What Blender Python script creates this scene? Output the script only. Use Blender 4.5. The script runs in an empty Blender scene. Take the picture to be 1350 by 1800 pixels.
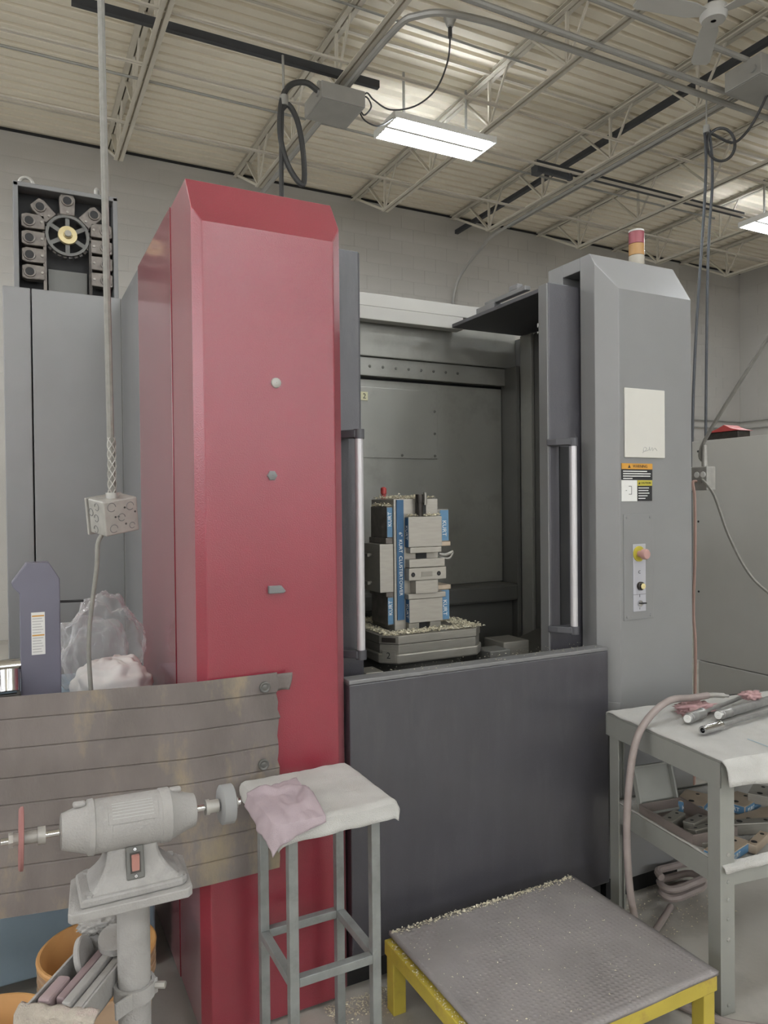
import bpy, bmesh, math, random
from mathutils import Vector, Matrix, noise
from math import sin, cos, pi, radians

random.seed(7)
scn = bpy.context.scene
COL = scn.collection

# ------------------------------------------------------------------ camera
YAW, PITCH, ROLL = .471372, -.0124153, -.0104198
fw = Vector((sin(YAW)*cos(PITCH), cos(YAW)*cos(PITCH), sin(PITCH)))
rt = Vector((cos(YAW), -sin(YAW), 0)); up = rt.cross(fw)
rt, up = cos(ROLL)*rt + sin(ROLL)*up, -sin(ROLL)*rt + cos(ROLL)*up
cam = bpy.data.cameras.new('camera'); cam.sensor_fit = 'VERTICAL'; cam.sensor_height = 36
cam.lens = 1289.95/1800*36; cam.clip_start = .05; cam.clip_end = 100
cam_o = bpy.data.objects.new('camera', cam); COL.objects.link(cam_o)
cam_o.matrix_world = Matrix(((rt.x, up.x, -fw.x, 0), (rt.y, up.y, -fw.y, 0), (rt.z, up.z, -fw.z, 1.6), (0, 0, 0, 1)))
scn.camera = cam_o

# ------------------------------------------------------------------ world and exposure
wd = bpy.data.worlds.new('shop_air'); scn.world = wd; wd.use_nodes = True
wd.node_tree.nodes['Background'].inputs[0].default_value = (.8, .85, .9, 1)
wd.node_tree.nodes['Background'].inputs[1].default_value = .05
scn.view_settings.view_transform = 'Standard'; scn.view_settings.look = 'None'
scn.view_settings.gamma = 1; scn.view_settings.use_curve_mapping = False
cy = scn.cycles
cy.max_bounces = 7; cy.diffuse_bounces = 5; cy.glossy_bounces = 3; cy.transmission_bounces = 4; cy.transparent_max_bounces = 8
cy.caustics_reflective = False; cy.caustics_refractive = False; cy.adaptive_threshold = .02
scn.view_settings.exposure = -0.40
LAMP = 94.0            # emission of the fluorescent tubes
FILL = 5.7              # emission of the added fill panels on the unseen left and front walls

# ------------------------------------------------------------------ materials
def lin(c):
    return tuple(((v/255)/12.92 if v/255 <= .04045 else ((v/255+.055)/1.055)**2.4) for v in c)
MATS = {}
def mat(name, rgb, rough=.5, metal=0., var=.06, scale=6., bump=0., bscale=150., spec=.5, alpha=1., trans=0., emit=0.,
        coat=0., coatr=.08, sheen=0., stain=None, stain_amt=.5, stain_scale=3., stretch=(1, 1, 1), rvar=0.):
    if name in MATS: return MATS[name]
    m = bpy.data.materials.new(name); m.use_nodes = True; nt = m.node_tree; N = nt.nodes; L = nt.links
    b = N['Principled BSDF']; c = lin(rgb)
    tc = N.new('ShaderNodeTexCoord'); mp = N.new('ShaderNodeMapping'); mp.inputs['Scale'].default_value = stretch
    L.new(tc.outputs['Object'], mp.inputs['Vector'])
    n1 = N.new('ShaderNodeTexNoise'); n1.inputs['Scale'].default_value = scale; n1.inputs['Detail'].default_value = 6
    L.new(mp.outputs[0], n1.inputs['Vector'])
    mx = N.new('ShaderNodeMix'); mx.data_type = 'RGBA'
    mx.inputs[6].default_value = (*[max(0, v*(1-var)) for v in c], 1); mx.inputs[7].default_value = (*[min(1, v*(1+var)) for v in c], 1)
    mr = N.new('ShaderNodeMapRange'); mr.inputs[1].default_value = .3; mr.inputs[2].default_value = .7
    L.new(n1.outputs[0], mr.inputs[0]); L.new(mr.outputs[0], mx.inputs[0])
    out = mx.outputs[2]
    if stain:
        n2 = N.new('ShaderNodeTexNoise'); n2.inputs['Scale'].default_value = stain_scale; n2.inputs['Detail'].default_value = 8
        n2.inputs['Roughness'].default_value = .65
        L.new(mp.outputs[0], n2.inputs['Vector'])
        m2 = N.new('ShaderNodeMapRange'); m2.inputs[1].default_value = .52; m2.inputs[2].default_value = .68; m2.inputs[4].default_value = stain_amt
        L.new(n2.outputs[0], m2.inputs[0])
        mx2 = N.new('ShaderNodeMix'); mx2.data_type = 'RGBA'
        L.new(m2.outputs[0], mx2.inputs[0]); L.new(out, mx2.inputs[6]); mx2.inputs[7].default_value = (*lin(stain), 1)
        out = mx2.outputs[2]
    L.new(out, b.inputs['Base Color'])
    b.inputs['Roughness'].default_value = rough; b.inputs['Metallic'].default_value = metal
    b.inputs['Specular IOR Level'].default_value = spec
    b.inputs['Alpha'].default_value = alpha; b.inputs['Transmission Weight'].default_value = trans
    b.inputs['Coat Weight'].default_value = coat; b.inputs['Coat Roughness'].default_value = coatr
    b.inputs['Sheen Weight'].default_value = sheen; b.inputs['Sheen Roughness'].default_value = .5; b.inputs['Sheen Tint'].default_value = (1, 1, 1, 1)
    if rvar:
        m3 = N.new('ShaderNodeMapRange'); m3.inputs[1].default_value = .3; m3.inputs[2].default_value = .7
        m3.inputs[3].default_value = max(0, rough-rvar); m3.inputs[4].default_value = min(1, rough+rvar)
        L.new(n1.outputs[0], m3.inputs[0]); L.new(m3.outputs[0], b.inputs['Roughness'])
    if emit:
        b.inputs['Emission Color'].default_value = (*c, 1); b.inputs['Emission Strength'].default_value = emit
    if bump:
        n3 = N.new('ShaderNodeTexNoise'); n3.inputs['Scale'].default_value = bscale; n3.inputs['Detail'].default_value = 3
        L.new(mp.outputs[0], n3.inputs['Vector'])
        bp = N.new('ShaderNodeBump'); bp.inputs['Strength'].default_value = bump; bp.inputs['Distance'].default_value = .004
        L.new(n3.outputs[0], bp.inputs['Height']); L.new(bp.outputs[0], b.inputs['Normal'])
    MATS[name] = m; return m

REDS = mat('red_enamel_smooth', (128, 32, 49), .20, var=.05, scale=2.5, bump=.03, bscale=300, coat=.5, coatr=.08, sheen=.17, spec=.85)
RED = mat('red_enamel', (130, 32, 49), .25, var=.06, scale=2.5, bump=.20, bscale=260, coat=0, sheen=.25, spec=.9)
GREY = mat('light_grey_enamel', (130, 130, 130), .38, var=.03, bump=.08, bscale=480, coat=.35, coatr=.28)
GREYD = mat('mid_grey_enamel', (118, 118, 118), .42, var=.04, bump=.04, bscale=400)
DARK = mat('charcoal_enamel', (65, 64, 69), .28, var=.10, bump=.20, bscale=260, stain=(84, 83, 86), stain_amt=.35, stain_scale=5, stretch=(2.5, 2.5, .6), spec=.8)
DARKM = mat('charcoal_satin', (74, 74, 78), .45, var=.08, bump=.05)
INNER = mat('inner_steel_grey', (150, 150, 144), .34, metal=.25, var=.08, scale=3, stain=(100, 100, 94), stain_amt=.4)
INNERD = mat('inner_dark_grey', (98, 98, 94), .42, metal=.2, var=.12, scale=3)
BLACK = mat('matt_black', (26, 26, 27), .6, var=.2)
OILY = mat('oily_dark_steel', (58, 54, 50), .38, metal=.5, var=.35, scale=30)
STEEL = mat('ground_steel', (142, 139, 131), .36, metal=.5, var=.08, scale=14, stretch=(1, 1, 8))
STEELB = mat('machined_aluminium', (166, 162, 153), .38, metal=.45, var=.06, scale=20, stretch=(1, 1, 6))
BRUSH = mat('satin_tube', (200, 198, 200), .34, metal=.35, var=.03)
CHROME = mat('chrome', (205, 205, 205), .15, metal=1., var=.05)
BLUEL = mat('blue_label', (90, 130, 162), .45, var=.05)
BLUED = mat('blue_label_deep', (48, 88, 122), .5, var=.08)
WHITEP = mat('white_print', (222, 222, 218), .6, var=.03)
BLACKP = mat('black_print', (34, 34, 36), .6, var=.05)
WALLM = mat('painted_block', (180, 177, 171), .7, var=.05, scale=1.2, bump=.25, bscale=90)
DECKM = mat('painted_deck', (238, 230, 212), .6, var=.06, scale=.8, stain=(218, 205, 186), stain_amt=.35, stain_scale=.9)
JOISTM = mat('joist_primer', (206, 200, 186), .6, var=.08, scale=3)
CONDM = mat('conduit_zinc', (166, 165, 160), .45, metal=.35, var=.06)
STRUT = mat('dark_strut', (62, 64, 68), .5, metal=.2, var=.1)
CONC = mat('concrete_floor', (178, 174, 166), .55, var=.12, scale=2.5, bump=.15, bscale=60, stain=(132, 128, 122), stain_amt=.6, stain_scale=1.6, rvar=.15)
CABLE = mat('black_cable', (60, 60, 60), .5, var=.1)
CABLEG = mat('grey_cord', (128, 126, 120), .6, var=.12, scale=40)
RAGW = mat('white_terry', (200, 199, 195), .95, var=.06, scale=10, bump=.9, bscale=420, spec=.1, stain=(180, 176, 168), stain_amt=.3, stain_scale=8)
PINKC = mat('faded_pink_cloth', (174, 160, 165), .95, var=.08, scale=12, bump=.5, bscale=500, spec=.1)
REDRAG = mat('red_shop_rag', (178, 146, 146), .95, var=.14, scale=20, bump=.5, bscale=400, spec=.1)
CARD = mat('worn_cardboard', (118, 111, 107), .85, var=.2, scale=6, bump=.3, bscale=120, stain=(166, 151, 118), stain_amt=.85, stain_scale=3.2, stretch=(1, 1, .45), spec=.2)
DUSTY = mat('dust_coated_paint', (158, 156, 153), .85, var=.06, scale=14, bump=.35, bscale=220, spec=.2, stain=(138, 136, 133), stain_amt=.6, stain_scale=12)
ORANGE = mat('orange_plastic', (196, 150, 96), .5, var=.08, scale=5, stain=(176, 128, 78), stain_amt=.6, stain_scale=5)
ORANGEO = mat('dusty_orange_plastic', (176, 150, 124), .65, var=.1, scale=8)
BLUEM = mat('blue_machine_paint', (128, 146, 158), .5, var=.08, scale=3, stain=(112, 130, 142), stain_amt=.4)
PURP = mat('purple_grey_paint', (104, 103, 116), .45, var=.06)
PLAST = mat('clear_plastic_film', (232, 232, 232), .12, var=.02, alpha=.36, spec=1.)
SACK = mat('white_cloth_bundle', (206, 203, 200), .9, var=.06, scale=10, bump=.3, bscale=40)
STOOLM = mat('scuffed_grey_steel', (138, 141, 139), .5, metal=.3, var=.14, scale=18, stain=(112, 114, 112), stain_amt=.5, stain_scale=14)
YELLOW = mat('worn_yellow_paint', (182, 164, 66), .5, var=.10, scale=8, stain=(150, 120, 70), stain_amt=.65, stain_scale=9)
BENCHM = mat('bench_grey_steel', (146, 147, 141), .48, metal=.15, var=.06, scale=6)
CHIPM = mat('aluminium_chips', (226, 219, 196), .4, metal=.3, var=.2, scale=60)
TAN = mat('tan_steel', (186, 170, 150), .5, metal=.3, var=.12, scale=14)
PINKS = mat('pinkish_steel', (134, 124, 119), .4, metal=.4, var=.1, scale=12)
HOSE = mat('dull_pink_hose', (146, 135, 131), .55, var=.12, scale=14)
CABW = mat('pale_grey_cabinet', (186, 185, 180), .5, var=.02)
GALV = mat('galvanised_box', (168, 166, 160), .5, metal=.35, var=.12, scale=22)
BRASS = mat('brassy_hub', (196, 182, 140), .4, metal=.5, var=.1)
YELLP = mat('yellow_print', (184, 172, 64), .5, var=.03)
ORGP = mat('orange_print', (200, 146, 58), .5, var=.03)
REDP = mat('red_plastic', (168, 62, 60), .4, var=.05)
LENSR = mat('red_lens', (160, 84, 94), .25, var=.04, trans=.25)
LENSA = mat('amber_lens', (190, 146, 92), .25, var=.04, trans=.25)
LENSW = mat('clear_lens', (188, 182, 168), .25, var=.04, trans=.2)
TUBEM = mat('lit_tube', (242, 247, 252), .4, var=0., emit=LAMP)
REFLM = mat('white_reflector', (236, 236, 232), .35, var=.01)
LIPSTK = mat('faded_estop', (176, 138, 132), .5, var=.05)

def mat_rubber():
    m = mat('stud_rubber_mat', (138, 133, 132), .62, var=.12, scale=7, stain=(150, 146, 142), stain_amt=.5, stain_scale=5)
    nt = m.node_tree; N = nt.nodes; L = nt.links; b = N['Principled BSDF']
    tc = N.new('ShaderNodeTexCoord'); v = N.new('ShaderNodeTexVoronoi'); v.inputs['Scale'].default_value = 62; v.inputs['Randomness'].default_value = .08
    L.new(tc.outputs['Object'], v.inputs['Vector'])
    mr = N.new('ShaderNodeMapRange'); mr.inputs[1].default_value = .15; mr.inputs[2].default_value = .5; mr.inputs[3].default_value = 1; mr.inputs[4].default_value = 0
    L.new(v.outputs[0], mr.inputs[0])
    bp = N.new('ShaderNodeBump'); bp.inputs['Strength'].default_value = .55; bp.inputs['Distance'].default_value = .004
    L.new(mr.outputs[0], bp.inputs['Height']); L.new(bp.outputs[0], b.inputs['Normal'])
    return m
RUBBER = mat_rubber()
def film():
    m = PLAST; nt = m.node_tree; N = nt.nodes; L = nt.links; b = N['Principled BSDF']; b.inputs['Alpha'].default_value = 1
    t = N.new('ShaderNodeBsdfTransparent'); t.inputs[0].default_value = (.97, .97, .97, 1)
    lw = N.new('ShaderNodeLayerWeight'); lw.inputs[0].default_value = .35
    mr = N.new('ShaderNodeMapRange'); mr.inputs[1].default_value = .1; mr.inputs[2].default_value = 1; mr.inputs[3].default_value = .10; mr.inputs[4].default_value = .6
    ms = N.new('ShaderNodeMixShader'); L.new(lw.outputs['Facing'], mr.inputs[0]); L.new(mr.outputs[0], ms.inputs[0])
    L.new(t.outputs[0], ms.inputs[1]); L.new(b.outputs[0], ms.inputs[2])
    L.new(ms.outputs[0], N['Material Output'].inputs[0])
film()

# ------------------------------------------------------------------ mesh helpers
MW = {}                                              # world matrix of every thing root
def frame(d):
    d = Vector(d).normalized(); a = Vector((0, 0, 1)) if abs(d.z) < .95 else Vector((1, 0, 0))
    s = d.cross(a).normalized(); return s, s.cross(d).normalized()
def spline(P, k=8):
    P = [Vector(p) for p in P]
    if len(P) < 3: return P
    out = []
    for i in range(len(P)-1):
        p0 = P[max(i-1, 0)]; p1 = P[i]; p2 = P[i+1]; p3 = P[min(i+2, len(P)-1)]
        for j in range(k):
            t = j/k
            out.append(.5*((2*p1)+(p2-p0)*t+(2*p0-5*p1+4*p2-p3)*t*t+(3*p1-p0-3*p2+p3)*t**3))
    return out+[P[-1]]

class MB:
    def __init__(s): s.v = []; s.f = []
    def add(s, V, F):
        o = len(s.v); s.v += [Vector(p) for p in V]; s.f += [[o+i for i in f] for f in F]; return s
    def box(s, x0, x1, y0, y1, z0, z1):
        V = [(x, y, z) for z in (z0, z1) for y in (y0, y1) for x in (x0, x1)]
        return s.add(V, [(0, 2, 3, 1), (4, 5, 7, 6), (0, 1, 5, 4), (2, 6, 7, 3), (0, 4, 6, 2), (1, 3, 7, 5)])
    def prism(s, poly, a, b, axis='z'):
        n = len(poly)
        def P(p, h): return {'z': (p[0], p[1], h), 'y': (p[0], h, p[1]), 'x': (h, p[0], p[1])}[axis]
        return s.add([P(p, a) for p in poly]+[P(p, b) for p in poly],
                     [list(range(n))[::-1], list(range(n, 2*n))]+[(i, (i+1) % n, n+(i+1) % n, n+i) for i in range(n)])
    def loft(s, rings, cap=True):
        n = len(rings[0]); V = [p for r in rings for p in r]; F = []
        for k in range(len(rings)-1):
            for i in range(n): F.append((k*n+i, k*n+(i+1) % n, (k+1)*n+(i+1) % n, (k+1)*n+i))
        if cap: F += [list(range(n))[::-1], [(len(rings)-1)*n+i for i in range(n)]]
        return s.add(V, F)
    def bar(s, a, b, w, h=None):
        a = Vector(a); b = Vector(b); h = h or w; p, q = frame(b-a)
        R = lambda c: [c-p*w/2-q*h/2, c+p*w/2-q*h/2, c+p*w/2+q*h/2, c-p*w/2+q*h/2]
        return s.loft([R(a), R(b)])
    def cyl(s, a, b, r, r2=None, n=16):
        a = Vector(a); b = Vector(b); r2 = r if r2 is None else r2; p, q = frame(b-a)
        R = lambda c, r: [c+p*r*cos(2*pi*i/n)+q*r*sin(2*pi*i/n) for i in range(n)]
        return s.loft([R(a, r), R(b, r2)])
    def lathe(s, prof, o, d, n=24, cap=True):
        o = Vector(o); d = Vector(d).normalized(); p, q = frame(d)
        return s.loft([[o+d*t+p*r*cos(2*pi*i/n)+q*r*sin(2*pi*i/n) for i in range(n)] for t, r in prof], cap)
    def tube(s, P, r, n=8, k=8, smooth=True):
        P = spline(P, k) if smooth else [Vector(p) for p in P]
        p, q = frame(P[1]-P[0]); rings = []
        for i, c in enumerate(P):
            t = (P[min(i+1, len(P)-1)]-P[max(i-1, 0)]).normalized()
            p = (p-t*p.dot(t)).normalized(); q = t.cross(p)
            rr = r(i/(len(P)-1)) if callable(r) else r
            rings.append([c+p*rr*cos(2*pi*j/n)+q*rr*sin(2*pi*j/n) for j in range(n)])
        return s.loft(rings)
    def grid(s, fn, nu, nv):
        V = [fn(i/nu, j/nv) for j in range(nv+1) for i in range(nu+1)]
        return s.add(V, [(j*(nu+1)+i, j*(nu+1)+i+1, (j+1)*(nu+1)+i+1, (j+1)*(nu+1)+i) for j in range(nv) for i in range(nu)])
    def blob(s, c, r, amp, freq, seed=0, sub=4):
        bm = bmesh.new(); bmesh.ops.create_icosphere(bm, subdivisions=sub, radius=1)
        c = Vector(c); V = []
        for v in bm.verts:
            k = 1+amp*noise.fractal(v.co*freq+Vector((seed*7.3, seed*1.7, 0)), .8, 2, 4)
            V.append(c+Vector((v.co.x*r[0]*k, v.co.y*r[1]*k, v.co.z*r[2]*k)))
        F = [[x.index for x in f.verts] for f in bm.faces]; bm.free()
        return s.add(V, F)
    def xf(s, M):
        s.v = [M @ p for p in s.v]; return s
    def mesh(s, name, smooth=False):
        me = bpy.data.meshes.new(name); me.from_pydata([tuple(p) for p in s.v], [], s.f)
        bm = bmesh.new(); bm.from_mesh(me); bmesh.ops.recalc_face_normals(bm, faces=bm.faces); bm.to_mesh(me); bm.free()
        if smooth:
            for p in me.polygons: p.use_smooth = True
        return me
    def build(s, name, m, parent=None, bevel=0, smooth=False, local=False, solid=0, seg=2, auto=True):
        """verts are world coordinates (local=True: the parent's own)"""
        root = parent
        while root is not None and root.parent is not None: root = root.parent
        if root is not None and not local and root in MW:
            I = MW[root].inverted(); s.v = [I @ p for p in s.v]
        me = s.mesh(name, smooth); me.materials.append(m)
        o = bpy.data.objects.new(name, me); COL.objects.link(o)
        if parent is not None: o.parent = parent
        if solid:
            q = o.modifiers.new('thick', 'SOLIDIFY'); q.thickness = solid; q.offset = 0
        if bevel:
            q = o.modifiers.new('bevel', 'BEVEL'); q.width = bevel; q.segments = seg; q.limit_method = 'ANGLE'; q.angle_limit = radians(40)
        if smooth and auto:
            try: me.set_sharp_from_angle(angle=radians(42))
            except Exception: pass
        return o

def tag(o, label, cat, group=None, kind=None):
    o['label'] = label; o['category'] = cat
    if group: o['group'] = group
    if kind: o['kind'] = kind
    return o
def thing(name, label, cat, loc=(0, 0, 0), rotz=0, group=None):
    o = bpy.data.objects.new(name, None); COL.objects.link(o); o.empty_display_size = .1
    o.location = loc; o.rotation_euler = (0, 0, rotz); MW[o] = Matrix.Translation(loc) @ Matrix.Rotation(rotz, 4, 'Z')
    return tag(o, label, cat, group)
def struct(o): o['kind'] = 'structure'; return o
def text(s, size, o, xd, yd, m, name, parent, depth=.0006, align='CENTER'):
    cu = bpy.data.curves.new('t', 'FONT'); cu.body = s; cu.size = size; cu.extrude = depth
    cu.align_x = align; cu.align_y = 'CENTER'; cu.resolution_u = 3
    t = bpy.data.objects.new('t', cu); COL.objects.link(t)
    dg = bpy.context.evaluated_depsgraph_get(); me = bpy.data.meshes.new_from_object(t.evaluated_get(dg))
    bpy.data.objects.remove(t); bpy.data.curves.remove(cu)
    xd = Vector(xd); yd = Vector(yd); zd = xd.cross(yd); o = Vector(o)
    M = Matrix(((xd.x, yd.x, zd.x, o.x), (xd.y, yd.y, zd.y, o.y), (xd.z, yd.z, zd.z, o.z), (0, 0, 0, 1)))
    root = parent
    while root.parent is not None: root = root.parent
    me.transform((MW[root].inverted() if root in MW else Matrix()) @ M); me.materials.clear(); me.materials.append(m); me.name = name
    q = bpy.data.objects.new(name, me); COL.objects.link(q); q.parent = parent
    return q
def clone(src, parent, loc=None, name=None):
    c = src.copy(); COL.objects.link(c); c.parent = parent
    if loc is not None: c.location = loc
    return c
X_, Y_, Z_ = Vector((1, 0, 0)), Vector((0, 1, 0)), Vector((0, 0, 1))

# ================================================================== ROOM
RX0, RX1, RY0, RY1, RZ = -8., 13.1, -14., 9.9, 6.13
fl = struct(MB().box(RX0, RX1, RY0, RY1, -.15, 0).build('floor', CONC))
fl['label'] = 'stained grey concrete shop floor'
wb = struct(MB().box(RX0, RX1, RY1+.006, RY1+.2, 0, RZ+.2).build('wall_back', WALLM))
wr = struct(MB().box(RX1+.006, RX1+.2, RY0, RY1+.2, 0, RZ+.2).build('wall_right', WALLM))
struct(MB().box(RX0-.2, RX0, RY0, RY1+.2, 0, RZ+.2).build('wall_left', WALLM))
struct(MB().box(RX0-.2, RX1+.2, RY0-.2, RY0, 0, RZ+.2).build('wall_front', WALLM))
FILLM = mat('fill_glow', (246, 248, 252), .5, var=0., emit=FILL)
nw = 0
def fill_panel(x0, x1, y0, y1, z0, z1):  # glowing panels added out of view to lift the dark ceiling and walls
    global nw
    nw += 1
    w = struct(MB().box(x0, x1, y0, y1, z0, z1).build('fill_panel_%d' % nw, FILLM)); w['label'] = 'glowing fill panel added out of view'
    a, b = (.012, 0) if x1-x0 < .1 else (0, .012)
    for k in range(1, 4):
        f = k/4
        if a: MB().box(x0-a, x1+a, y0+(y1-y0)*f-.03, y0+(y1-y0)*f+.03, z0, z1).build('mullion', JOISTM, w)
        else: MB().box(x0+(x1-x0)*f-.03, x0+(x1-x0)*f+.03, y0-b, y1+b, z0, z1).build('mullion', JOISTM, w)
for y in (-11, -6.5, -2, 2.5, 7): fill_panel(RX0, RX0+.02, y-1.7, y+1.7, 2.2, 4.9)
for x in (-4, 1, 6, 11): fill_panel(x-1.7, x+1.7, RY0, RY0+.02, 2.2, 4.9)
# painted concrete blocks: the nearest are single pieces, the rest of the wall is one part
blk = MB().box(-.1985, .1985, -.0015, .012, -.0985, .0985).mesh('block'); blk.materials.append(WALLM)
rest = MB(); nb = 0; first = True
for j in range(30):
    z = .1+.2*j
    if z > RZ: break
    x = RX0+.2+(.2 if j % 2 else 0)
    while x < RX1-.1:
        if -.2 < x < 7.1 and z > 2.85 and nb < 300:
            b = bpy.data.objects.new('block', blk); COL.objects.link(b); b.parent = wb; b.location = (x, RY1+.004, z); nb += 1
        elif x > -2:
            rest.box(x-.1985, x+.1985, RY1+.0025, RY1+.012, z-.0985, z+.0985)
        x += .4
r = rest.build('block_courses', WALLM, wb); r['kind'] = 'stuff'
rest = MB()
for j in range(30):
    z = .1+.2*j
    y = RY1-.2-(.2 if j % 2 else 0)
    while y > 5:
        rest.box(RX1+.0025, RX1+.012, y-.1985, y+.1985, z-.0985, z+.0985); y -= .4
r = rest.build('block_courses', WALLM, wr); r['kind'] = 'stuff'

# roof deck: ribbed sheets, ribs along X
ceil = struct(MB().box(RX0-.2, RX1+.2, RY0-.2, RY1+.2, RZ+.06, RZ+.2).build('ceiling', DECKM))
pitch = .152
prof = [(0, 0), (.098, 0), (.112, .038), (.138, .038), (.152, 0)]
mb = MB()
pts = []
for k in range(6):
    for (a, h) in prof[:-1]: pts.append((k*pitch+a, h))
pts.append((6*pitch, 0))
n = len(pts)
mb.add([(RX0, y, z) for y, z in pts]+[(RX1, y, z) for y, z in pts], [(i, i+1, n+i+1, n+i) for i in range(n-1)])
sheet = mb.mesh('deck_sheet'); sheet.materials.append(DECKM)
y = RY1-.912
while y > RY0-.9:
    s = bpy.data.objects.new('deck_sheet', sheet); COL.objects.link(s); s.parent = ceil; s.location = (0, y, RZ); y -= .912
# dark joint where wall meets the deck
j = MB().box(RX0, RX1, RY1-.02, RY1, RZ-.03, RZ-.002).build('trim_1', BLACK); struct(j)

# open-web roof joists along Y
JX = [-2.25, -.545, 1.168, 2.835, 4.60, 6.31, 8.02, 9.73, 11.44]
ZT, ZB = RZ-.012, 5.56
def web_mesh(a, b, w, h, nm):
    me = MB().bar(a, b, w, h).mesh(nm); me.materials.append(JOISTM); return me
D = .60
W_v = web_mesh((0, 0, 0), (0, 0, .5), .024, .03, 'web'); W_d = web_mesh((0, 0, 0), (0, .5, .5), .05, .018, 'web'); W_t = web_mesh((0, 0, 0), (0, -.34, .5), .02, .02, 'web')
W_e = web_mesh((0, 0, 0), (0, .98, .53), .03, .03, 'web')
cm = MB().box(-.055, -.008, RY0, RY1, -.052, -.045).box(.008, .055, RY0, RY1, -.052, -.045).box(-.014, -.008, RY0, RY1, -.052, 0).box(.008, .014, RY0, RY1, -.052, 0).box(-.055, .055, RY0, RY1, -.006, 0)
tc_me = cm.mesh('top_chord'); tc_me.materials.append(JOISTM)
cm = MB().box(-.05, -.008, RY0, RY1-.98, 0, .006).box(.008, .05, RY0, RY1-.98, 0, .006).box(-.014, -.008, RY0, RY1-.98, 0, .045).box(.008, .014, RY0, RY1-.98, 0, .045)
bc_me = cm.mesh('bottom_chord'); bc_me.materials.append(JOISTM)
for i, x in enumerate(JX):
    r = bpy.data.objects.new('roof_joist', None); COL.objects.link(r); r.location = (x, 0, 0); struct(r); r['label'] = 'pale painted open web steel roof joist under the deck'
    def kid(me, loc):
        o = bpy.data.objects.new(me.name.split('.')[0], me); COL.objects.link(o); o.parent = r; o.location = loc; return o
    kid(tc_me, (0, 0, ZT)); kid(bc_me, (0, 0, ZB))
    kid(W_e, (0, RY1-.99, ZB+.02))
    y = RY1-1.0; k = 0
    far = MB()
    while y > RY0+1:
        if y > 1.5 and 0 <= x:
            kid(W_v, (0, y, ZB+.03)); kid(W_d, (0, y, ZB+.03)); kid(W_t, (0, y, ZB+.03))
        else:
            far.bar((0, y, ZB+.03), (0, y, ZB+.53), .024, .03).bar((0, y, ZB+.03), (0, y+.5, ZB+.53), .05, .018).bar((0, y, ZB+.03), (0, y-.34, ZB+.53), .02, .02)
        y -= 1.22
    o = far.build('web_run', JOISTM, r, local=True); o['kind'] = 'stuff'
# bridging rods along X and their angles
for i, (y, z, w) in enumerate([(6.38, 6.075, .03), (6.09, 5.575, .022), (6.92, 5.575, .022), (8.05, 5.575, .022), (9.15, 6.075, .03), (3.9, 5.575, .022)]):
    struct(MB().box(RX0, RX1, y-w/2, y+w/2, z-.003, z+.003).box(RX0, RX1, y-w/2, y-w/2+.004, z, z+w).build('trim_%d' % (i+2), JOISTM))

# ------------------------------------------------------------------ strip lights
def fixture(x, y, label, z=5.50):
    t = thing('light_fixture', label, 'light', (x, y, z), 0, 'fluorescent high bay fixtures')
    h = MB()
    for ty in (-.195, -.13, -.068, .068, .13, .195): h.box(-.61, .61, ty-.0245, ty+.0245, .052, .056)
    h.box(-.61, .61, -.245, -.235, .0, .065).box(-.61, .61, .235, .245, .0, .065)
    h.box(-.625, -.61, -.245, .245, -.005, .07).box(.61, .625, -.245, .245, -.005, .07).build('housing', REFLM, t, local=True)
    MB().prism([(-.035, .05), (.035, .05), (.02, .012), (-.02, .012)], -.61, .61, 'x').build('ballast_cover', REFLM, t, local=True)
    MB().box(-.4, -.38, -.01, .01, .065, RZ-z).box(.38, .4, -.01, .01, .065, RZ-z).build('hanger', CONDM, t, local=True)
    for ty in (-.195, -.13, -.068, .068, .13, .195):
        MB().cyl((-.585, ty, .024), (.585, ty, .024), .0127, n=8).build('tube', TUBEM, t, local=True, smooth=True)
    for ty in (-.195, -.13, -.068, .068, .13, .195):
        for sx in (-1, 1): MB().box(sx*.592-.006, sx*.592+.006, ty-.012, ty+.012, .01, .05).build('lamp_holder', REFLM, t, local=True)
fixture(4.15, 6.82, 'lit fluorescent fixture hanging above the machine, in the middle of the ceiling')
fixture(10.0, 6.86, 'lit fluorescent fixture cut by the right picture edge')
ROWS = [((-1.9, 6.8), 'left column, level with the tool magazine'), ((-5.5, 3.8), 'beside the added fill panels of the left wall')]
for nm, pts in (('first', [(-2.2, .8), (3.4, .6), (6.6, 1.6)]), ('second', [(-2.2, -3.2), (2.0, -3.2), (6.0, -3.2)]), ('third', [(-2.2, -7.2), (1.6, -7.2), (5.4, -7.6)]), ('fourth', [(-2.2, -11.2), (1.6, -11.2), (5.9, -10.6)])):
    ROWS += [(p, '%s column, %s row out from the machine' % (c, nm)) for p, c in zip(pts, ('left', 'middle', 'right'))]
for (x, y), w in ROWS: fixture(x, y, 'lit fluorescent fixture out of view, '+w)

# ------------------------------------------------------------------ things under the roof
def single(mb, name, m, label, cat, group=None, kind=None, **k):
    return tag(mb.build(name, m, **k), label, cat, group, kind)
single(MB().box(.5, 3.25, 6.375, 6.425, 5.62, 5.665).box(.5, 3.25, 6.375, 6.38, 5.665, 5.69).box(.5, 3.25, 6.42, 6.425, 5.665, 5.69), 'steel_strut', STRUT, 'dark steel strut spanning joists left of the central lit fixture', 'strut')
single(MB().box(5.65, 9.35, 6.98, 7.03, 5.60, 5.645).box(5.65, 9.35, 6.98, 6.985, 5.645, 5.67).box(5.65, 9.35, 7.025, 7.03, 5.645, 5.67), 'steel_strut', STRUT, 'dark steel strut leading to the fixture at the right edge', 'strut')
single(MB().box(6.36, 6.42, 2.5, 9.9, 5.86, 5.92), 'cable_tray', STRUT, 'dark straight pipe running to the wall high under the deck', 'pipe')
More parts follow.
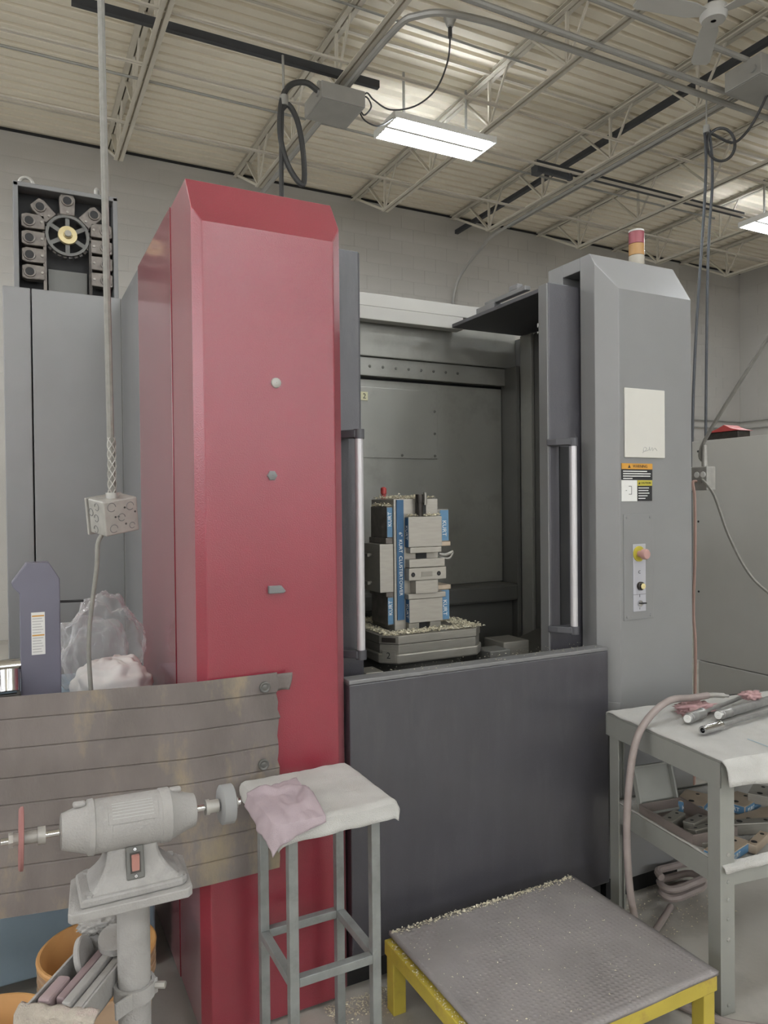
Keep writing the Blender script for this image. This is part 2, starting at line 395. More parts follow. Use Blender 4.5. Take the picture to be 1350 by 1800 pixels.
t = thing('strut_clamp', 'small dark clamp gripping the strut left of the right edge fixture', 'clamp', (5.8, 6.95, 5.5))
MB().box(5.62, 5.72, 6.94, 7.06, 5.50, 5.60).build('jaw', STRUT, t, bevel=.01)
MB().bar((5.70, 6.97, 5.55), (6.16, 6.95, 5.53), .05, .06).build('arm', STRUT, t, bevel=.01)
MB().cyl((6.12, 6.95, 5.50), (6.12, 6.95, 5.60), .03, n=10).build('screw', STRUT, t, smooth=True)
# conduits
def conduit(P, r, label, name='conduit', m=CONDM, cat='conduit', k=8, smooth=True):
    return single(MB().tube(P, r, 8, k, smooth), name, m, label, cat, smooth=True)
conduit([(2.90, 9.7, 5.53), (2.90, 7.3, 5.53), (2.90, 5.55, 5.53), (3.0, 5.15, 5.52), (3.35, 4.96, 5.49), (4.3, 4.90, 5.47), (7.1, 4.90, 5.47), (9.5, 4.90, 5.47)], .028, 'thick grey conduit that bends from a joist to run rightward')
conduit([(3.0, 4.76, 5.47), (12, 4.76, 5.47)], .026, 'straight grey conduit running beside the thick bent one')
conduit([(3.6, 4.40, 5.53), (5.95, 4.40, 5.53)], .024, 'bluish grey conduit entering the box at the right edge')
conduit([(-2, 7.2, 5.60), (2.85, 7.2, 5.60), (9, 7.2, 5.60)], .013, 'thin pale conduit across the joists near the wall', smooth=False)
conduit([(6.36, 3.5, 5.53), (6.37, 6.0, 5.53), (6.37, 8.6, 5.52), (6.38, 9.2, 5.42), (6.35, 9.65, 5.20), (6.3, 9.84, 4.9), (6.29, 9.86, 4.4), (6.29, 9.86, 2.2)], .022, 'grey conduit following a joist then dropping down the back wall')
conduit([(6.44, 3.5, 5.535), (6.44, 8.6, 5.535)], .012, 'thin conduit strapped along the same joist as the wall drop', smooth=False)
conduit([(1.2, 3.2, 5.53), (1.22, 5.2, 5.55), (1.3, 5.6, 5.8), (1.6, 5.9, 6.0), (2.2, 6.0, 6.05), (5, 6.02, 6.05)], .011, 'thin cable winding over the joists at upper left')
conduit([(4.5, 9.87, 3.14), (13.05, 9.87, 3.14)], .014, 'upper thin pipe running along the back wall', smooth=False)
conduit([(4.5, 9.87, 3.0), (13.05, 9.87, 3.0)], .014, 'lower thin pipe running along the back wall', smooth=False)
conduit([(13.06, 9.86, 3.14), (13.06, 4, 3.14)], .014, 'upper thin pipe on the right wall', smooth=False)
conduit([(13.06, 9.86, 3.0), (13.06, 4, 3.0)], .014, 'lower thin pipe on the right wall', smooth=False)

# electrical boxes on the joists
def ebox(x0, x1, y0, y1, z0, z1, label):
    t = thing('electrical_box', label, 'box', ((x0+x1)/2, (y0+y1)/2, z0))
    MB().box(x0, x1, y0, y1, z0, z1).build('body', CONDM, t, bevel=.006)
    MB().box(x0+.015, x1-.015, y0+.015, y1-.015, z0-.006, z0).build('cover', CONDM, t, bevel=.003)
    MB().box(x0+.05, x0+.09, (y0+y1)/2-.02, (y0+y1)/2+.02, z1, 5.56).box(x1-.09, x1-.05, (y0+y1)/2-.02, (y0+y1)/2+.02, z1, 5.56).build('strap', CONDM, t)
    MB().cyl((x0-.02, y0+.08, z0+.07), (x0+.01, y0+.08, z0+.07), .035, n=10).build('gland', CONDM, t, smooth=True)
    return t
ebox(2.58, 3.02, 6.22, 6.66, 5.30, 5.45, 'grey steel box under the joist with black cable loop at its left')
ebox(5.92, 6.45, 4.25, 4.62, 5.34, 5.52, 'grey steel box at the upper right picture edge')
# heavy black cable from the box to the machine
t = thing('drop_cable', 'thick black cable looped beneath the grey box and dropping to the red machine', 'cable', (2.25, 6.3, 0))
MB().tube([(2.57, 6.29, 5.38), (2.45, 6.28, 5.42), (2.3, 6.28, 5.36), (2.22, 6.28, 5.2), (2.2, 6.28, 4.9), (2.26, 6.27, 4.65), (2.37, 6.27, 4.5), (2.42, 6.27, 4.53), (2.41, 6.27, 4.8), (2.36, 6.27, 5.05), (2.28, 6.28, 5.18), (2.21, 6.28, 5.12)], .026, 8, 8).build('loop', CABLE, t, smooth=True)
MB().tube([(2.22, 6.28, 5.2), (2.205, 6.28, 4.4), (2.2, 6.28, 2.0), (2.2, 6.28, .02)], .022, 8, 6).build('drop', CABLE, t, smooth=True)
MB().cyl((2.24, 6.28, 5.16), (2.24, 6.28, 5.25), .04, n=10).cyl((2.24, 6.28, 5.25), (2.24, 6.3, 5.62), .012, n=8).build('cable_grip', CONDM, t, smooth=True)
# pull-down lamp outlet with plug and cord
t = thing('ceiling_outlet', 'white round ceiling outlet with plug and thin dark cord to the lit fixture', 'outlet', (3.72, 5.84, 6.1))
MB().lathe([(0, .06), (-.02, .06), (-.05, .045), (-.09, .03), (-.1, .001)], (3.72, 5.84, 6.12), Z_, 16, False).build('holder', GALV, t, smooth=True)
MB().cyl((3.72, 5.84, 6.02), (3.72, 5.84, 5.93), .02, n=10).build('plug', CABLE, t, smooth=True)
MB().tube([(3.72, 5.84, 5.95), (3.73, 5.9, 5.75), (3.66, 6.0, 5.52), (3.5, 6.12, 5.38), (3.3, 6.25, 5.36), (3.15, 6.3, 5.44), (3.08, 6.32, 5.5), (3.02, 6.35, 5.40), (3.08, 6.38, 5.32), (3.16, 6.38, 5.42), (3.1, 6.38, 5.5), (3.03, 6.4, 5.42), (3.1, 6.42, 5.3), (3.3, 6.5, 5.32), (3.52, 6.62, 5.5)], .008, 6, 8).build('cord', CABLE, t, smooth=True)
# ceiling fan
t = thing('ceiling_fan', 'white ceiling fan with flat blades at the upper right', 'fan', (4.80, 3.82, 5.2))
MB().cyl((4.8, 3.84, 5.33), (4.8, 3.84, 6.1), .014, n=8).build('down_rod', CABW, t, smooth=True)
MB().lathe([(0, .02), (0, .085), (.03, .1), (.09, .1), (.12, .06), (.14, .001)], (4.8, 3.84, 5.22), Z_, 24, False).build('motor', CABW, t, smooth=True)
MB().lathe([(0, .001), (0, .035), (.05, .04), (.06, .02)], (4.8, 3.84, 5.33), Z_, 12, False).build('canopy', BLACK, t, smooth=True)
for a in (48, 168, 288):
    M = Matrix.Translation((4.8, 3.84, 5.27)) @ Matrix.Rotation(radians(a), 4, 'Z') @ Matrix.Rotation(radians(9), 4, 'X')
    MB().prism([(.08, -.04), (.2, -.07), (.62, -.075), (.66, -.055), (.66, .05), (.62, .075), (.2, .07), (.08, .04)], -.004, .004).xf(M).build('blade', CABW, t, bevel=.002)
# coiled drop cords on the right
t = thing('coiled_drop_cord', 'grey cord with a hanging coil and two tails, below the right edge box', 'cord', (6.0, 4.9, 0))
cx, cy, cz, cr = 6.16, 4.85, 5.02, .15
ring = [(cx+cr*.9*cos(a)*.89, cy-cr*.9*cos(a)*.45, cz+cr*1.05*sin(a)) for a in [2.4+i*.45 for i in range(29)]]
MB().tube([(6.3, 4.45, 5.36), (6.33, 4.6, 5.2), (6.30, 4.7, 5.08), (6.22, 4.78, 5.02)]+ring, .014, 6, 4).build('coil', CABLE, t, smooth=True)
MB().tube([(6.02, 4.92, 5.15), (6.0, 4.9, 4.6), (5.82, 4.9, 2.6), (5.76, 4.9, .02)], .014, 6, 6).build('tail', STRUT, t, smooth=True)
MB().tube([(6.06, 4.9, 5.16), (6.10, 4.9, 4.7), (6.02, 4.9, 3.6), (5.95, 4.9, .02)], .014, 6, 6).build('tail', STRUT, t, smooth=True)
MB().cyl((6.03, 4.91, 5.13), (6.03, 4.91, 5.2), .03, n=10).cyl((6.03, 4.91, 5.2), (6.06, 4.93, 5.56), .008, n=6).build('cable_grip', CONDM, t, smooth=True)

# ================================================================== MACHINING CENTRE
mc = thing('machining_center', 'large horizontal machining centre with red left cover and grey right column', 'machine', (1.5, 2.157, 0))
def chamfered(plan_front, back_pts, z0, zf, slope, ztop, yf):
    """plan_front: left-to-right points near the front; top sloped there, flat behind"""
    P = plan_front; n = len(P)
    ya = yf+(ztop-zf)/slope
    xl, xr = P[0][0], P[-1][0]
    mb = MB()
    bot = [(x, y, z0) for x, y in P]+[(x, y, z0) for x, y in back_pts]
    top = [(x, y, zf+(y-yf)*slope) for x, y in P]
    V = bot+top+[(xr, ya, ztop)]+[(x, y, ztop) for x, y in back_pts]+[(xl, ya, ztop)]
    nb_ = len(bot); it = nb_; iar = nb_+n; ibk = iar+1; ial = ibk+len(back_pts)
    F = [list(range(nb_))[::-1]]
    for i in range(n-1): F.append((i, i+1, it+i+1, it+i))
    F.append([it+i for i in range(n)]+[iar, ial])                       # chamfer
    F.append([iar]+[ibk+i for i in range(len(back_pts))]+[ial])          # flat top
    F.append([n-1, n, ibk, iar, it+n-1])                                  # right side
    for i in range(len(back_pts)-1): F.append((n+i, n+i+1, ibk+i+1, ibk+i))
    F.append([nb_-1, 0, it, ial, ibk+len(back_pts)-1])
    return mb.add(V, F)
rc = chamfered([(.487, 2.19), (.512, 2.157), (.927, 2.157), (.965, 2.195)], [(.965, 2.50), (.49, 2.50)], .012, 2.431, 1.544, 2.59, 2.157).build('red_cover', RED, mc, bevel=.003)
rc['label'] = 'tall red front cover'
MB().box(.487, .965, 2.502, 3.18, .012, 2.59).build('red_side_panel', REDS, mc, bevel=.001)
for (x, z, m_) in ((.732, 1.971, GALV), (.716, 1.687, GREYD)):
    MB().lathe([(0, .016), (.006, .015), (.009, .008), (.009, .001)], (x, 2.157, z), -Y_, 6 if m_ == GREYD else 14, False).build('screw_head', m_, mc, smooth=True)
MB().prism([(.698, 1.327), (.745, 1.327), (.752, 1.332), (.738, 1.35), (.698, 1.35)], 2.143, 2.158, 'y').build('latch_plug', GREYD, mc, bevel=.002)
# grey cover behind the red one and the left cabinet
MB().box(.487, .94, 3.184, 3.69, .02, 2.585).build('grey_side_cover', GREYD, mc, bevel=.004)
MB().box(-.015, .097, 3.69, 4.6, .02, 2.588).build('cabinet_panel', GREY, mc, bevel=.004)
MB().box(.102, .487, 3.69, 4.6, .02, 2.588).build('cabinet_panel', GREY, mc, bevel=.004)
# tool magazine on top
tm = MB().box(.045, .512, 4.08, 4.3, 2.45, 3.165).build('tool_magazine', BLACK, mc); tm['label'] = 'open tool magazine with sprocket wheel and chain of tool pots'
f = MB().box(.036, .058, 3.98, 4.3, 2.45, 3.175).box(.492, .514, 3.98, 4.3, 2.45, 3.175).box(.036, .514, 3.98, 4.3, 3.155, 3.178)
f.build('magazine_frame', GREYD, tm, bevel=.003)
cx, cz, yy = .278, 2.955, 4.0
MB().lathe([(0, .088), (0, .102), (.02, .102), (.02, .088)], (cx, yy, cz), Y_, 40, False).build('sprocket_ring', INNERD, tm, smooth=True)
for a in range(6):
    th = radians(30+60*a)
    MB().bar((cx+.03*cos(th), yy+.012, cz+.03*sin(th)), (cx+.092*cos(th), yy+.012, cz+.092*sin(th)), .012, .02).build('spoke', INNERD, tm)
MB().lathe([(0, .001), (0, .018), (.006, .02), (.01, .022), (.012, .044), (.03, .046), (.03, .001)], (cx, yy-.02, cz), Y_, 28, False).build('hub', BRASS, tm, smooth=True)
MB().lathe([(0, .001), (0, .016), (.02, .018)], (cx, yy-.034, cz), Y_, 8, False).build('hub_bolt', STEEL, tm, smooth=True)
for k in range(26):
    th = 2*pi*k/26
    MB().bar((cx+.1*cos(th), yy+.016, cz+.1*sin(th)), (cx+.113*cos(th), yy+.016, cz+.113*sin(th)), .011, .016).build('tooth', OILY, tm)
POT = mat('grey_tool_pot', (112, 106, 100), .42, metal=.35, var=.25, scale=30)
def pot(x, z, ang):
    M = Matrix.Translation((x, yy-.004, z)) @ Matrix.Rotation(-ang, 4, 'Y')
    mb = MB().prism([(-.052, -.034), (.03, -.037), (.052, -.028), (.052, .028), (.03, .037), (-.052, .034)], 0, .05, 'y').xf(M)
    p = mb.build('tool_pot', POT, tm, bevel=.004)
    MB().lathe([(-.006, .02), (-.008, .027), (.0, .028)], (0, 0, 0), Y_, 18, False).xf(M @ Matrix.Translation((.018, 0, 0))).build('pot_rim', POT, p, smooth=True)
    MB().cyl((0, -.007, 0), (0, -.002, 0), .0195, n=18).xf(M @ Matrix.Translation((.018, 0, 0))).build('pot_bore', BLACK, p)
    MB().cyl((-.038, -.006, 0), (-.038, .01, 0), .006, n=8).xf(M).build('pot_pin', STEEL, p, smooth=True)
for a in (90, 135, 45): 
    th = radians(a); pot(cx+.158*cos(th), cz+.152*sin(th), th)
for k in range(4):
    pot(cx-.156, cz+.045-.083*k, pi); pot(cx+.160, cz+.045-.083*k, 0)
MB().box(cx-.112, cx-.098, 4.0, 4.03, 2.45, 2.93).build('chain_guide', POT, tm); MB().box(cx+.098, cx+.112, 4.0, 4.03, 2.45, 2.93).build('chain_guide', OILY, tm)
MB().box(.19, .37, 4.05, 4.08, 2.45, 2.79).build('back_plate', INNERD, tm)
for ex, yaw in ((.097, 0), (.43, 1.25)):
    e = MB(); R = .03
    e.tube([(ex+R*cos(a)*cos(yaw), 4.1+R*cos(a)*sin(yaw), 3.215+R*sin(a)*1.1) for a in [2*pi*k/20 for k in range(21)]], .009, 8, 2)
    e.cyl((ex, 4.1, 3.165), (ex, 4.1, 3.19), .016, n=10).build('lifting_eye', GALV, tm, smooth=True)
# main body behind
MB().box(.94, 2.55, 3.26, 5.2, .02, 2.44).build('rear_body', GREYD, mc)
MB().box(2.36, 2.55, 2.50, 3.26, .09, 2.44).build('side_body', GREY, mc)
# right column with the slot that takes the door
S = (2.589-2.434)/(2.249-2.157)
c = chamfered([(2.08, 2.222), (2.144, 2.157), (2.55, 2.157)], [(2.55, 2.304), (2.08, 2.304)], .09, 2.434, S, 2.589, 2.157)
c.box(2.08, 2.55, 2.408, 2.5, .09, 2.589).box(2.53, 2.55, 2.304, 2.408, .09, 2.589).box(2.08, 2.53, 2.304, 2.408, 2.535, 2.589).box(2.08, 2.53, 2.304, 2.408, .09, .985)
o = c.build('right_column', GREY, mc, bevel=.0025); o['label'] = 'pale grey right column cover'
MB().box(2.10, 2.5, 2.2, 2.48, 0, .09).build('column_foot', BLACK, mc)
# apron and sill
ap = MB().box(.968, 2.078, 2.157, 2.205, .10, 1.012).build('apron_panel', DARK, mc, bevel=.004); ap['label'] = 'dark charcoal lower front panel'
MB().box(.968, 2.078, 2.159, 2.222, 1.012, 1.026).build('sill', GREYD, mc, bevel=.003)
MB().box(.97, 2.08, 2.21, 2.28, 0, .1).build('plinth', BLACK, mc)
# sliding doors with handles
def door(x0, x1, hx, side, label):
    d = MB().box(x0, x1, 2.315, 2.36, .985, 2.474).build('sliding_door', DARK, mc, bevel=.004); d['label'] = label
    e0, e1 = (x1-.012, x1+.004) if side < 0 else (x0-.006, x0+.01)
    MB().box(e0, e1, 2.318, 2.37, .99, 2.47).build('door_seal', DARKM if side < 0 else GREYD, d, bevel=.002)
    hy = 2.245
    MB().cyl((hx, hy, 1.10), (hx, hy, 1.825), .0145, n=20).build('handle_bar', BRUSH, d, smooth=True)
    for zz in (1.835, 1.09):
        MB().cyl((hx, hy, zz-.018), (hx, hy, zz+.014), .0185, n=18).build('handle_collar', DARKM, d, smooth=True)
        a = hx-.075
        arm = [(hx+.016, hy+.006), (hx+.004, hy-.016), (hx-.02, hy-.006), (a+.02, hy+.035), (a, 2.3155), (a+.045, 2.3155), (hx, hy+.045)]
        MB().prism(arm, zz-.014, zz+.012).build('handle_bracket', DARKM, d, bevel=.003)
    return d
door(.970, 1.092, 1.052, -1, 'dark left sliding door edge')
door(1.925, 2.30, 1.985, 1, 'dark right sliding door running into the column slot')
MB().box(1.975, 2.02, 2.311, 2.316, 1.10, 1.82).build('door_recess', BLACK, mc)
# sliding roof plate that goes with the right door
rp = MB().box(1.92, 2.36, 2.36, 3.03, 2.445, 2.462).build('roof_plate', DARKM, mc, bevel=.002); rp['label'] = 'dark sliding roof plate'
MB().box(1.95, 2.03, 2.72, 2.86, 2.462, 2.50).box(1.955, 1.985, 2.50, 2.80, 2.495, 2.515).box(1.96, 1.99, 2.56, 2.62, 2.515, 2.54).build('roof_latch', GREYD, rp, bevel=.004)
MB().box(1.935, 1.97, 2.33, 2.40, 2.31, 2.33).box(1.935, 1.97, 2.33, 2.40, 2.285, 2.295).build('door_roller', CHROME, mc, bevel=.003)
# work area
MB().box(.97, 2.36, 3.06, 3.12, 2.512, 2.572).build('top_rail', CABW, mc, bevel=.003)
MB().box(.97, 1.985, 3.02, 3.08, 2.44, 2.50).build('top_rail', CABW, mc, bevel=.003)
MB().box(.97, 2.36, 3.10, 3.26, 2.29, 2.51).build('header_beam', INNER, mc, bevel=.004)
h = MB().box(.97, 2.36, 3.115, 3.26, 2.20, 2.288).build('header_strip', INNER, mc, bevel=.003)
for k in range(9): MB().lathe([(0, .007), (.003, .006), (.004, .001)], (1.45+.07*k, 3.115, 2.245), -Y_, 8, False).build('rivet', INNERD, h, smooth=True)
bp = MB().box(.97, 2.295, 3.14, 3.16, 1.185, 2.186).build('back_panel', INNER, mc, bevel=.003)
MB().box(.97, 1.90, 3.134, 3.14, 1.815, 2.15).build('cover_plate', INNER, bp, bevel=.0015)
for (x, z) in ((1.885, 2.05), (1.885, 1.83), (1.7, 1.83), (1.885, 1.94), (1.45, 1.83)): MB().lathe([(0, .007), (.003, .006), (.004, .001)], (x, 3.134, z), -Y_, 8, False).build('rivet', INNERD, bp, smooth=True)
lp = MB().box(1.468, 1.515, 3.128, 3.134, 2.085, 2.125).build('number_plate', mat('pale_yellow_plate', (206, 204, 170), .6), bp)
text('2', .035, (1.497, 3.1275, 2.104), X_, Z_, BLACKP, 'numeral', bp)
MB().box(.97, 2.36, 3.16, 3.26, .7, 2.29).build('inner_shell', BLACK, mc)
MB().box(.97, 2.29, 3.0, 3.16, 1.10, 1.184).build('lower_ledge', INNERD, mc, bevel=.012)
MB().box(.97, 2.29, 3.05, 3.16, .80, 1.10).build('lower_wall', INNERD, mc, bevel=.003)
MB().box(2.30, 2.325, 3.02, 3.15, .80, 2.29).build('corner_post', INNERD, mc, bevel=.004)
MB().box(2.325, 2.345, 2.93, 3.02, .80, 2.44).build('corner_post', INNER, mc, bevel=.004)
MB().box(2.345, 2.36, 2.5, 2.93, .80, 2.44).build('inner_side_wall', INNERD, mc)
MB().box(2.31, 2.345, 2.80, 2.83, .86, 2.44).build('door_guide', INNER, mc, bevel=.003)
MB().box(.966, .972, 2.36, 3.26, .80, 2.44).build('inner_side_wall', INNERD, mc)
MB().box(.97, 2.36, 2.21, 3.2, .76, .80).build('work_floor', OILY, mc)
MB().prism([(1.97, .80), (2.33, .80), (2.33, .97), (2.2, .93)], 2.4, 2.9, 'y').build('chip_slope', INNERD, mc)
MB().box(1.80, 1.93, 2.46, 2.60, .80, 1.02).build('stop_block', STEEL, mc, bevel=.004)
MB().box(1.69, 1.79, 2.40, 2.50, .80, 1.005).build('stop_block', INNERD, mc, bevel=.004)
MB().box(1.10, 1.17, 2.31, 2.40, .80, 1.005).build('stop_block', STEEL, mc, bevel=.004)
MB().lathe([(0, .21), (.14, .21), (.15, .205), (.19, .17)], (1.47, 2.66, .80), Z_, 40).build('rotary_table', INNERD, mc, smooth=True)
# plates and controls on the right column
yf = 2.157
pl = MB().box(2.168, 2.389, yf-.006, yf, 1.770, 2.046).build('blank_plate', mat('off_white_plate', (206, 204, 196), .5, var=.02), mc, bevel=.003)
FAINT = mat('faint_grey_print', (178, 178, 176), .6)
MB().tube([(2.262, yf-.0062, 1.790), (2.285, yf-.0062, 1.806), (2.272, yf-.0062, 1.812), (2.268, yf-.0062, 1.797), (2.295, yf-.0062, 1.802), (2.300, yf-.0062, 1.814), (2.304, yf-.0062, 1.800), (2.315, yf-.0062, 1.812), (2.318, yf-.0062, 1.800), (2.33, yf-.0062, 1.81), (2.342, yf-.0062, 1.80)], .0013, 4, 5).build('script_mark', FAINT, pl)
wl = MB().box(2.152, 2.320, yf-.002, yf, 1.682, 1.747).build('warning_label', BLACKP, mc)
MB().box(2.152, 2.320, yf-.0026, yf-.002, 1.724, 1.747).build('label_header', ORGP, wl)
MB().prism([(2.186, 1.729), (2.200, 1.729), (2.193, 1.742)], yf-.0032, yf-.0026, 'y').build('hazard_triangle', BLACKP, wl)
text('WARNING', .0165, (2.252, yf-.0027, 1.7352), X_, Z_, BLACKP, 'lettering', wl)
for k, w in enumerate((.130, .150, .148, .05)): MB().box(2.160, 2.160+w, yf-.0026, yf-.002, 1.7135-.0095*k, 1.7175-.0095*k).build('text_line', WHITEP, wl)
wl = MB().box(2.152, 2.236, yf-.002, yf, 1.596, 1.680).build('pictogram_label', WHITEP, mc)
MB().box(2.19, 2.205, yf-.0026, yf-.002, 1.655, 1.657).box(2.204, 2.206, yf-.0026, yf-.002, 1.625, 1.655).box(2.19, 2.206, yf-.0026, yf-.002, 1.623, 1.625).box(2.174, 2.18, yf-.0026, yf-.002, 1.638, 1.640).build('pictogram', BLACKP, wl)
wl = MB().box(2.237, 2.318, yf-.002, yf, 1.597, 1.680).build('caution_label', BLACKP, mc)
MB().box(2.237, 2.318, yf-.0026, yf-.002, 1.658, 1.680).build('label_header', YELLP, wl)
text('CAUTION', .0125, (2.282, yf-.0027, 1.669), X_, Z_, BLACKP, 'lettering', wl)
MB().prism([(2.242, 1.664), (2.252, 1.664), (2.247, 1.674)], yf-.0032, yf-.0026, 'y').build('hazard_triangle', BLACKP, wl)
for k, w in enumerate((.058, .055, .06, .05, .038)): MB().box(2.242, 2.242+w, yf-.0026, yf-.002, 1.6475-.0105*k, 1.651-.0105*k).build('text_line', WHITEP, wl)
cp = MB().box(2.161, 2.322, yf-.003, yf, 1.122, 1.545).build('control_plate', GREY, mc, bevel=.0015)
for (x, z) in ((2.178, 1.532), (2.305, 1.532), (2.178, 1.136), (2.305, 1.136)): MB().lathe([(0, .006), (.0025, .005), (.003, .001)], (x, yf-.003, z), -Y_, 10, False).build('screw_head', GREY, cp, smooth=True)
MB().box(2.208, 2.276, yf-.006, yf-.003, 1.155, 1.425).build('switch_plate', mat('switch_plate_grey', (176, 176, 182), .4), cp, bevel=.001)
MB().lathe([(0, .031), (.003, .031), (.003, .001)], (2.238, yf-.006, 1.386), -Y_, 24, False).build('emergency_ring', YELLP, cp, smooth=True)
MB().lathe([(0, .013), (.02, .013), (.022, .021), (.036, .021), (.041, .017), (.042, .001)], (2.238, yf-.009, 1.386), -Y_, 24, False).build('emergency_stop', LIPSTK, cp, smooth=True)
MB().lathe([(0, .017), (.01, .017), (.012, .012), (.018, .012), (.018, .001)], (2.243, yf-.006, 1.257), -Y_, 20, False).build('push_button', OILY, cp, smooth=True)
MB().lathe([(0, .012), (.003, .01), (.004, .001)], (2.243, yf-.024, 1.257), -Y_, 16, False).build('button_lens', mat('ivory_lens', (220, 206, 150), .3), cp, smooth=True)
MB().lathe([(0, .012), (.006, .012), (.007, .001)], (2.242, yf-.006, 1.187), -Y_, 16, False).build('key_lock', CHROME, cp, smooth=True)
MB().box(2.234, 2.262, yf-.024, yf-.012, 1.186, 1.191).build('key', BLACKP, cp)
text('C', .018, (2.241, yf-.0063, 1.312), X_, Z_, BLACKP, 'lettering', cp); text('I', .016, (2.242, yf-.0063, 1.217), X_, Z_, BLACKP, 'lettering', cp); text('I', .012, (2.242, yf-.0063, 1.166), X_, Z_, BLACKP, 'lettering', cp)
MB().box(2.205, 2.276, yf-.0063, yf-.006, 1.222, 1.224).build('plate_seam', GREYD, cp)
# trim strip low on the column
MB().prism([(2.086, 2.2125), (2.140, 2.1575), (2.137, 2.1545), (2.083, 2.2095)], .33, .80).build('kick_strip', GREY, mc, bevel=.001)
# signal light
sx, sy, sz = 2.453, 2.36, 2.589
sl = MB().lathe([(0, .034), (.02, .034), (.02, .03)], (sx, sy, sz), Z_, 20).build('signal_light', LENSW, mc, smooth=True)
for (a, b, m_) in ((.02, .075, LENSW), (.077, .125, LENSA), (.127, .178, LENSR)):
    MB().lathe([(a, .033), (b, .033)], (sx, sy, sz), Z_, 24).build('lens', m_, sl, smooth=True)
MB().lathe([(.178, .034), (.186, .032), (.187, .001)], (sx, sy, sz), Z_, 24, False).build('cap', CABW, sl, smooth=True)

# ------------------------------------------------------------------ pallet and tower
pt = thing('pallet', 'square steel machine pallet with clipped corners under the vise tower', 'pallet', (1.47, 2.655, 1.0))
def octo(x0, x1, y0, y1, c): return [(x0+c, y0), (x1-c, y0), (x1, y0+c), (x1, y1-c), (x1-c, y1), (x0+c, y1), (x0, y1-c), (x0, y0+c)]
MB().prism(octo(1.24, 1.70, 2.43, 2.88, .055), 1.066, 1.098).build('top_plate', STEEL, pt, bevel=.002)
MB().prism(octo(1.243, 1.697, 2.433, 2.877, .054), 1.03, 1.064).build('body', STEEL, pt, bevel=.002)
MB().prism(octo(1.236, 1.704, 2.426, 2.884, .056), .992, 1.03).build('skirt', STEEL, pt, bevel=.006)
M = Matrix.Translation((1.2665, 2.4565, 1.025)) @ Matrix.Rotation(radians(-45), 4, 'Z')
pp = MB().box(-.026, .026, -.0045, 0, -.022, .018).xf(M).build('number_plate', STEEL, pt, bevel=.001)
text('2', .034, M @ Vector((0, -.006, -.002)), M.to_3x3() @ X_, Z_, BLACKP, 'numeral', pp)
MB().box(-.028, .028, -.004, 0, .048, .066).xf(M).build('clamp_pad', OILY, pt, bevel=.003)

tw = thing('vise_tower', 'steel vise tower with blue lettered strips standing on the pallet', 'vise', (1.45, 2.635, 1.098))
zt = 1.615
MB().box(1.335, 1.536, 2.535, 2.735, 1.098, zt).build('tower_core', STEELB, tw, bevel=.003)
MB().box(1.432, 1.478, 2.53, 2.536, 1.098, zt).build('screw_slot', BLACK, tw)
st = MB().box(1.345, 1.376, 2.530, 2.535, 1.14, zt-.004).build('name_strip', BLUED, tw); st['label'] = 'blue strip with white lettering'
text('6"  KURT  CLUSTERTOWER', .0205, (1.3605, 2.5297, 1.36), -Z_, X_, WHITEP, 'lettering', st)
def jaw(x0, x1, y0, y1, z0, z1, nm='jaw', m=STEEL, b=.002): return MB().box(x0, x1, y0, y1, z0, z1).build(nm, m, tw, bevel=b)
# front vise (towards the opening)
jaw(1.384, 1.536, 2.505, 2.535, 1.425, 1.545, m=STEELB); jaw(1.387, 1.530, 2.500, 2.535, 1.402, 1.424, 'jaw_step', STEELB)
jaw(1.384, 1.546, 2.502, 2.535, 1.345, 1.378, m=STEELB); j = jaw(1.380, 1.550, 2.498, 2.535, 1.295, 1.343, m=STEELB)
for x in (1.398, 1.515): MB().lathe([(0, .0095), (.001, .009), (.0012, .001)], (x, 2.4985, 1.318), -Y_, 14, False).build('socket_screw', BLACK, j, smooth=True)
MB().box(1.435, 1.485, 2.497, 2.498, 1.308, 1.328).build('stamped_plate', STEEL, j)
jaw(1.378, 1.548, 2.50, 2.535, 1.222, 1.243, 'jaw_step', STEELB); jaw(1.384, 1.536, 2.505, 2.535, 1.128, 1.221, m=STEELB)
jaw(1.384, 1.43, 2.51, 2.535, 1.098, 1.127, 'foot', STEEL); jaw(1.48, 1.53, 2.51, 2.535, 1.098, 1.127, 'foot', STEEL)
for (z0, z1) in ((1.425, 1.54), (1.13, 1.22)):
    l = MB().box(1.3825, 1.384, 2.507, 2.533, z0, z1).build('side_label', BLUED, tw)
    text('KURT', .022, (1.3822, 2.52, (z0+z1)/2), -Z_, -Y_, WHITEP, 'lettering', l)
MB().cyl((1.44, 2.515, 1.545), (1.44, 2.515, 1.60), .013, n=12).cyl((1.44, 2.515, 1.60), (1.44, 2.515, 1.632), .017, n=12).build('vise_screw', OILY, tw, smooth=True)
MB().cyl((1.468, 2.52, 1.59), (1.468, 2.52, 1.64), .008, n=10).build('stop_pin', STEEL, tw, smooth=True)
# left vise
for (z0, z1, s0, s1) in ((1.462, 1.585, 1.44, 1.462), (1.12, 1.232, 1.232, 1.25)):
    jaw(1.31, 1.335, 2.547, 2.69, z0, z1, m=POT); jaw(1.304, 1.335, 2.545, 2.695, s0, s1, 'jaw_step', POT)
    l = MB().box(1.311, 1.334, 2.5455, 2.547, z0+.004, z1-.004).build('side_label', BLUEL, tw)
    text('KURT', .0225, (1.3225, 2.5452, (z0+z1)/2+.012), Z_, -X_, WHITEP, 'lettering', l)
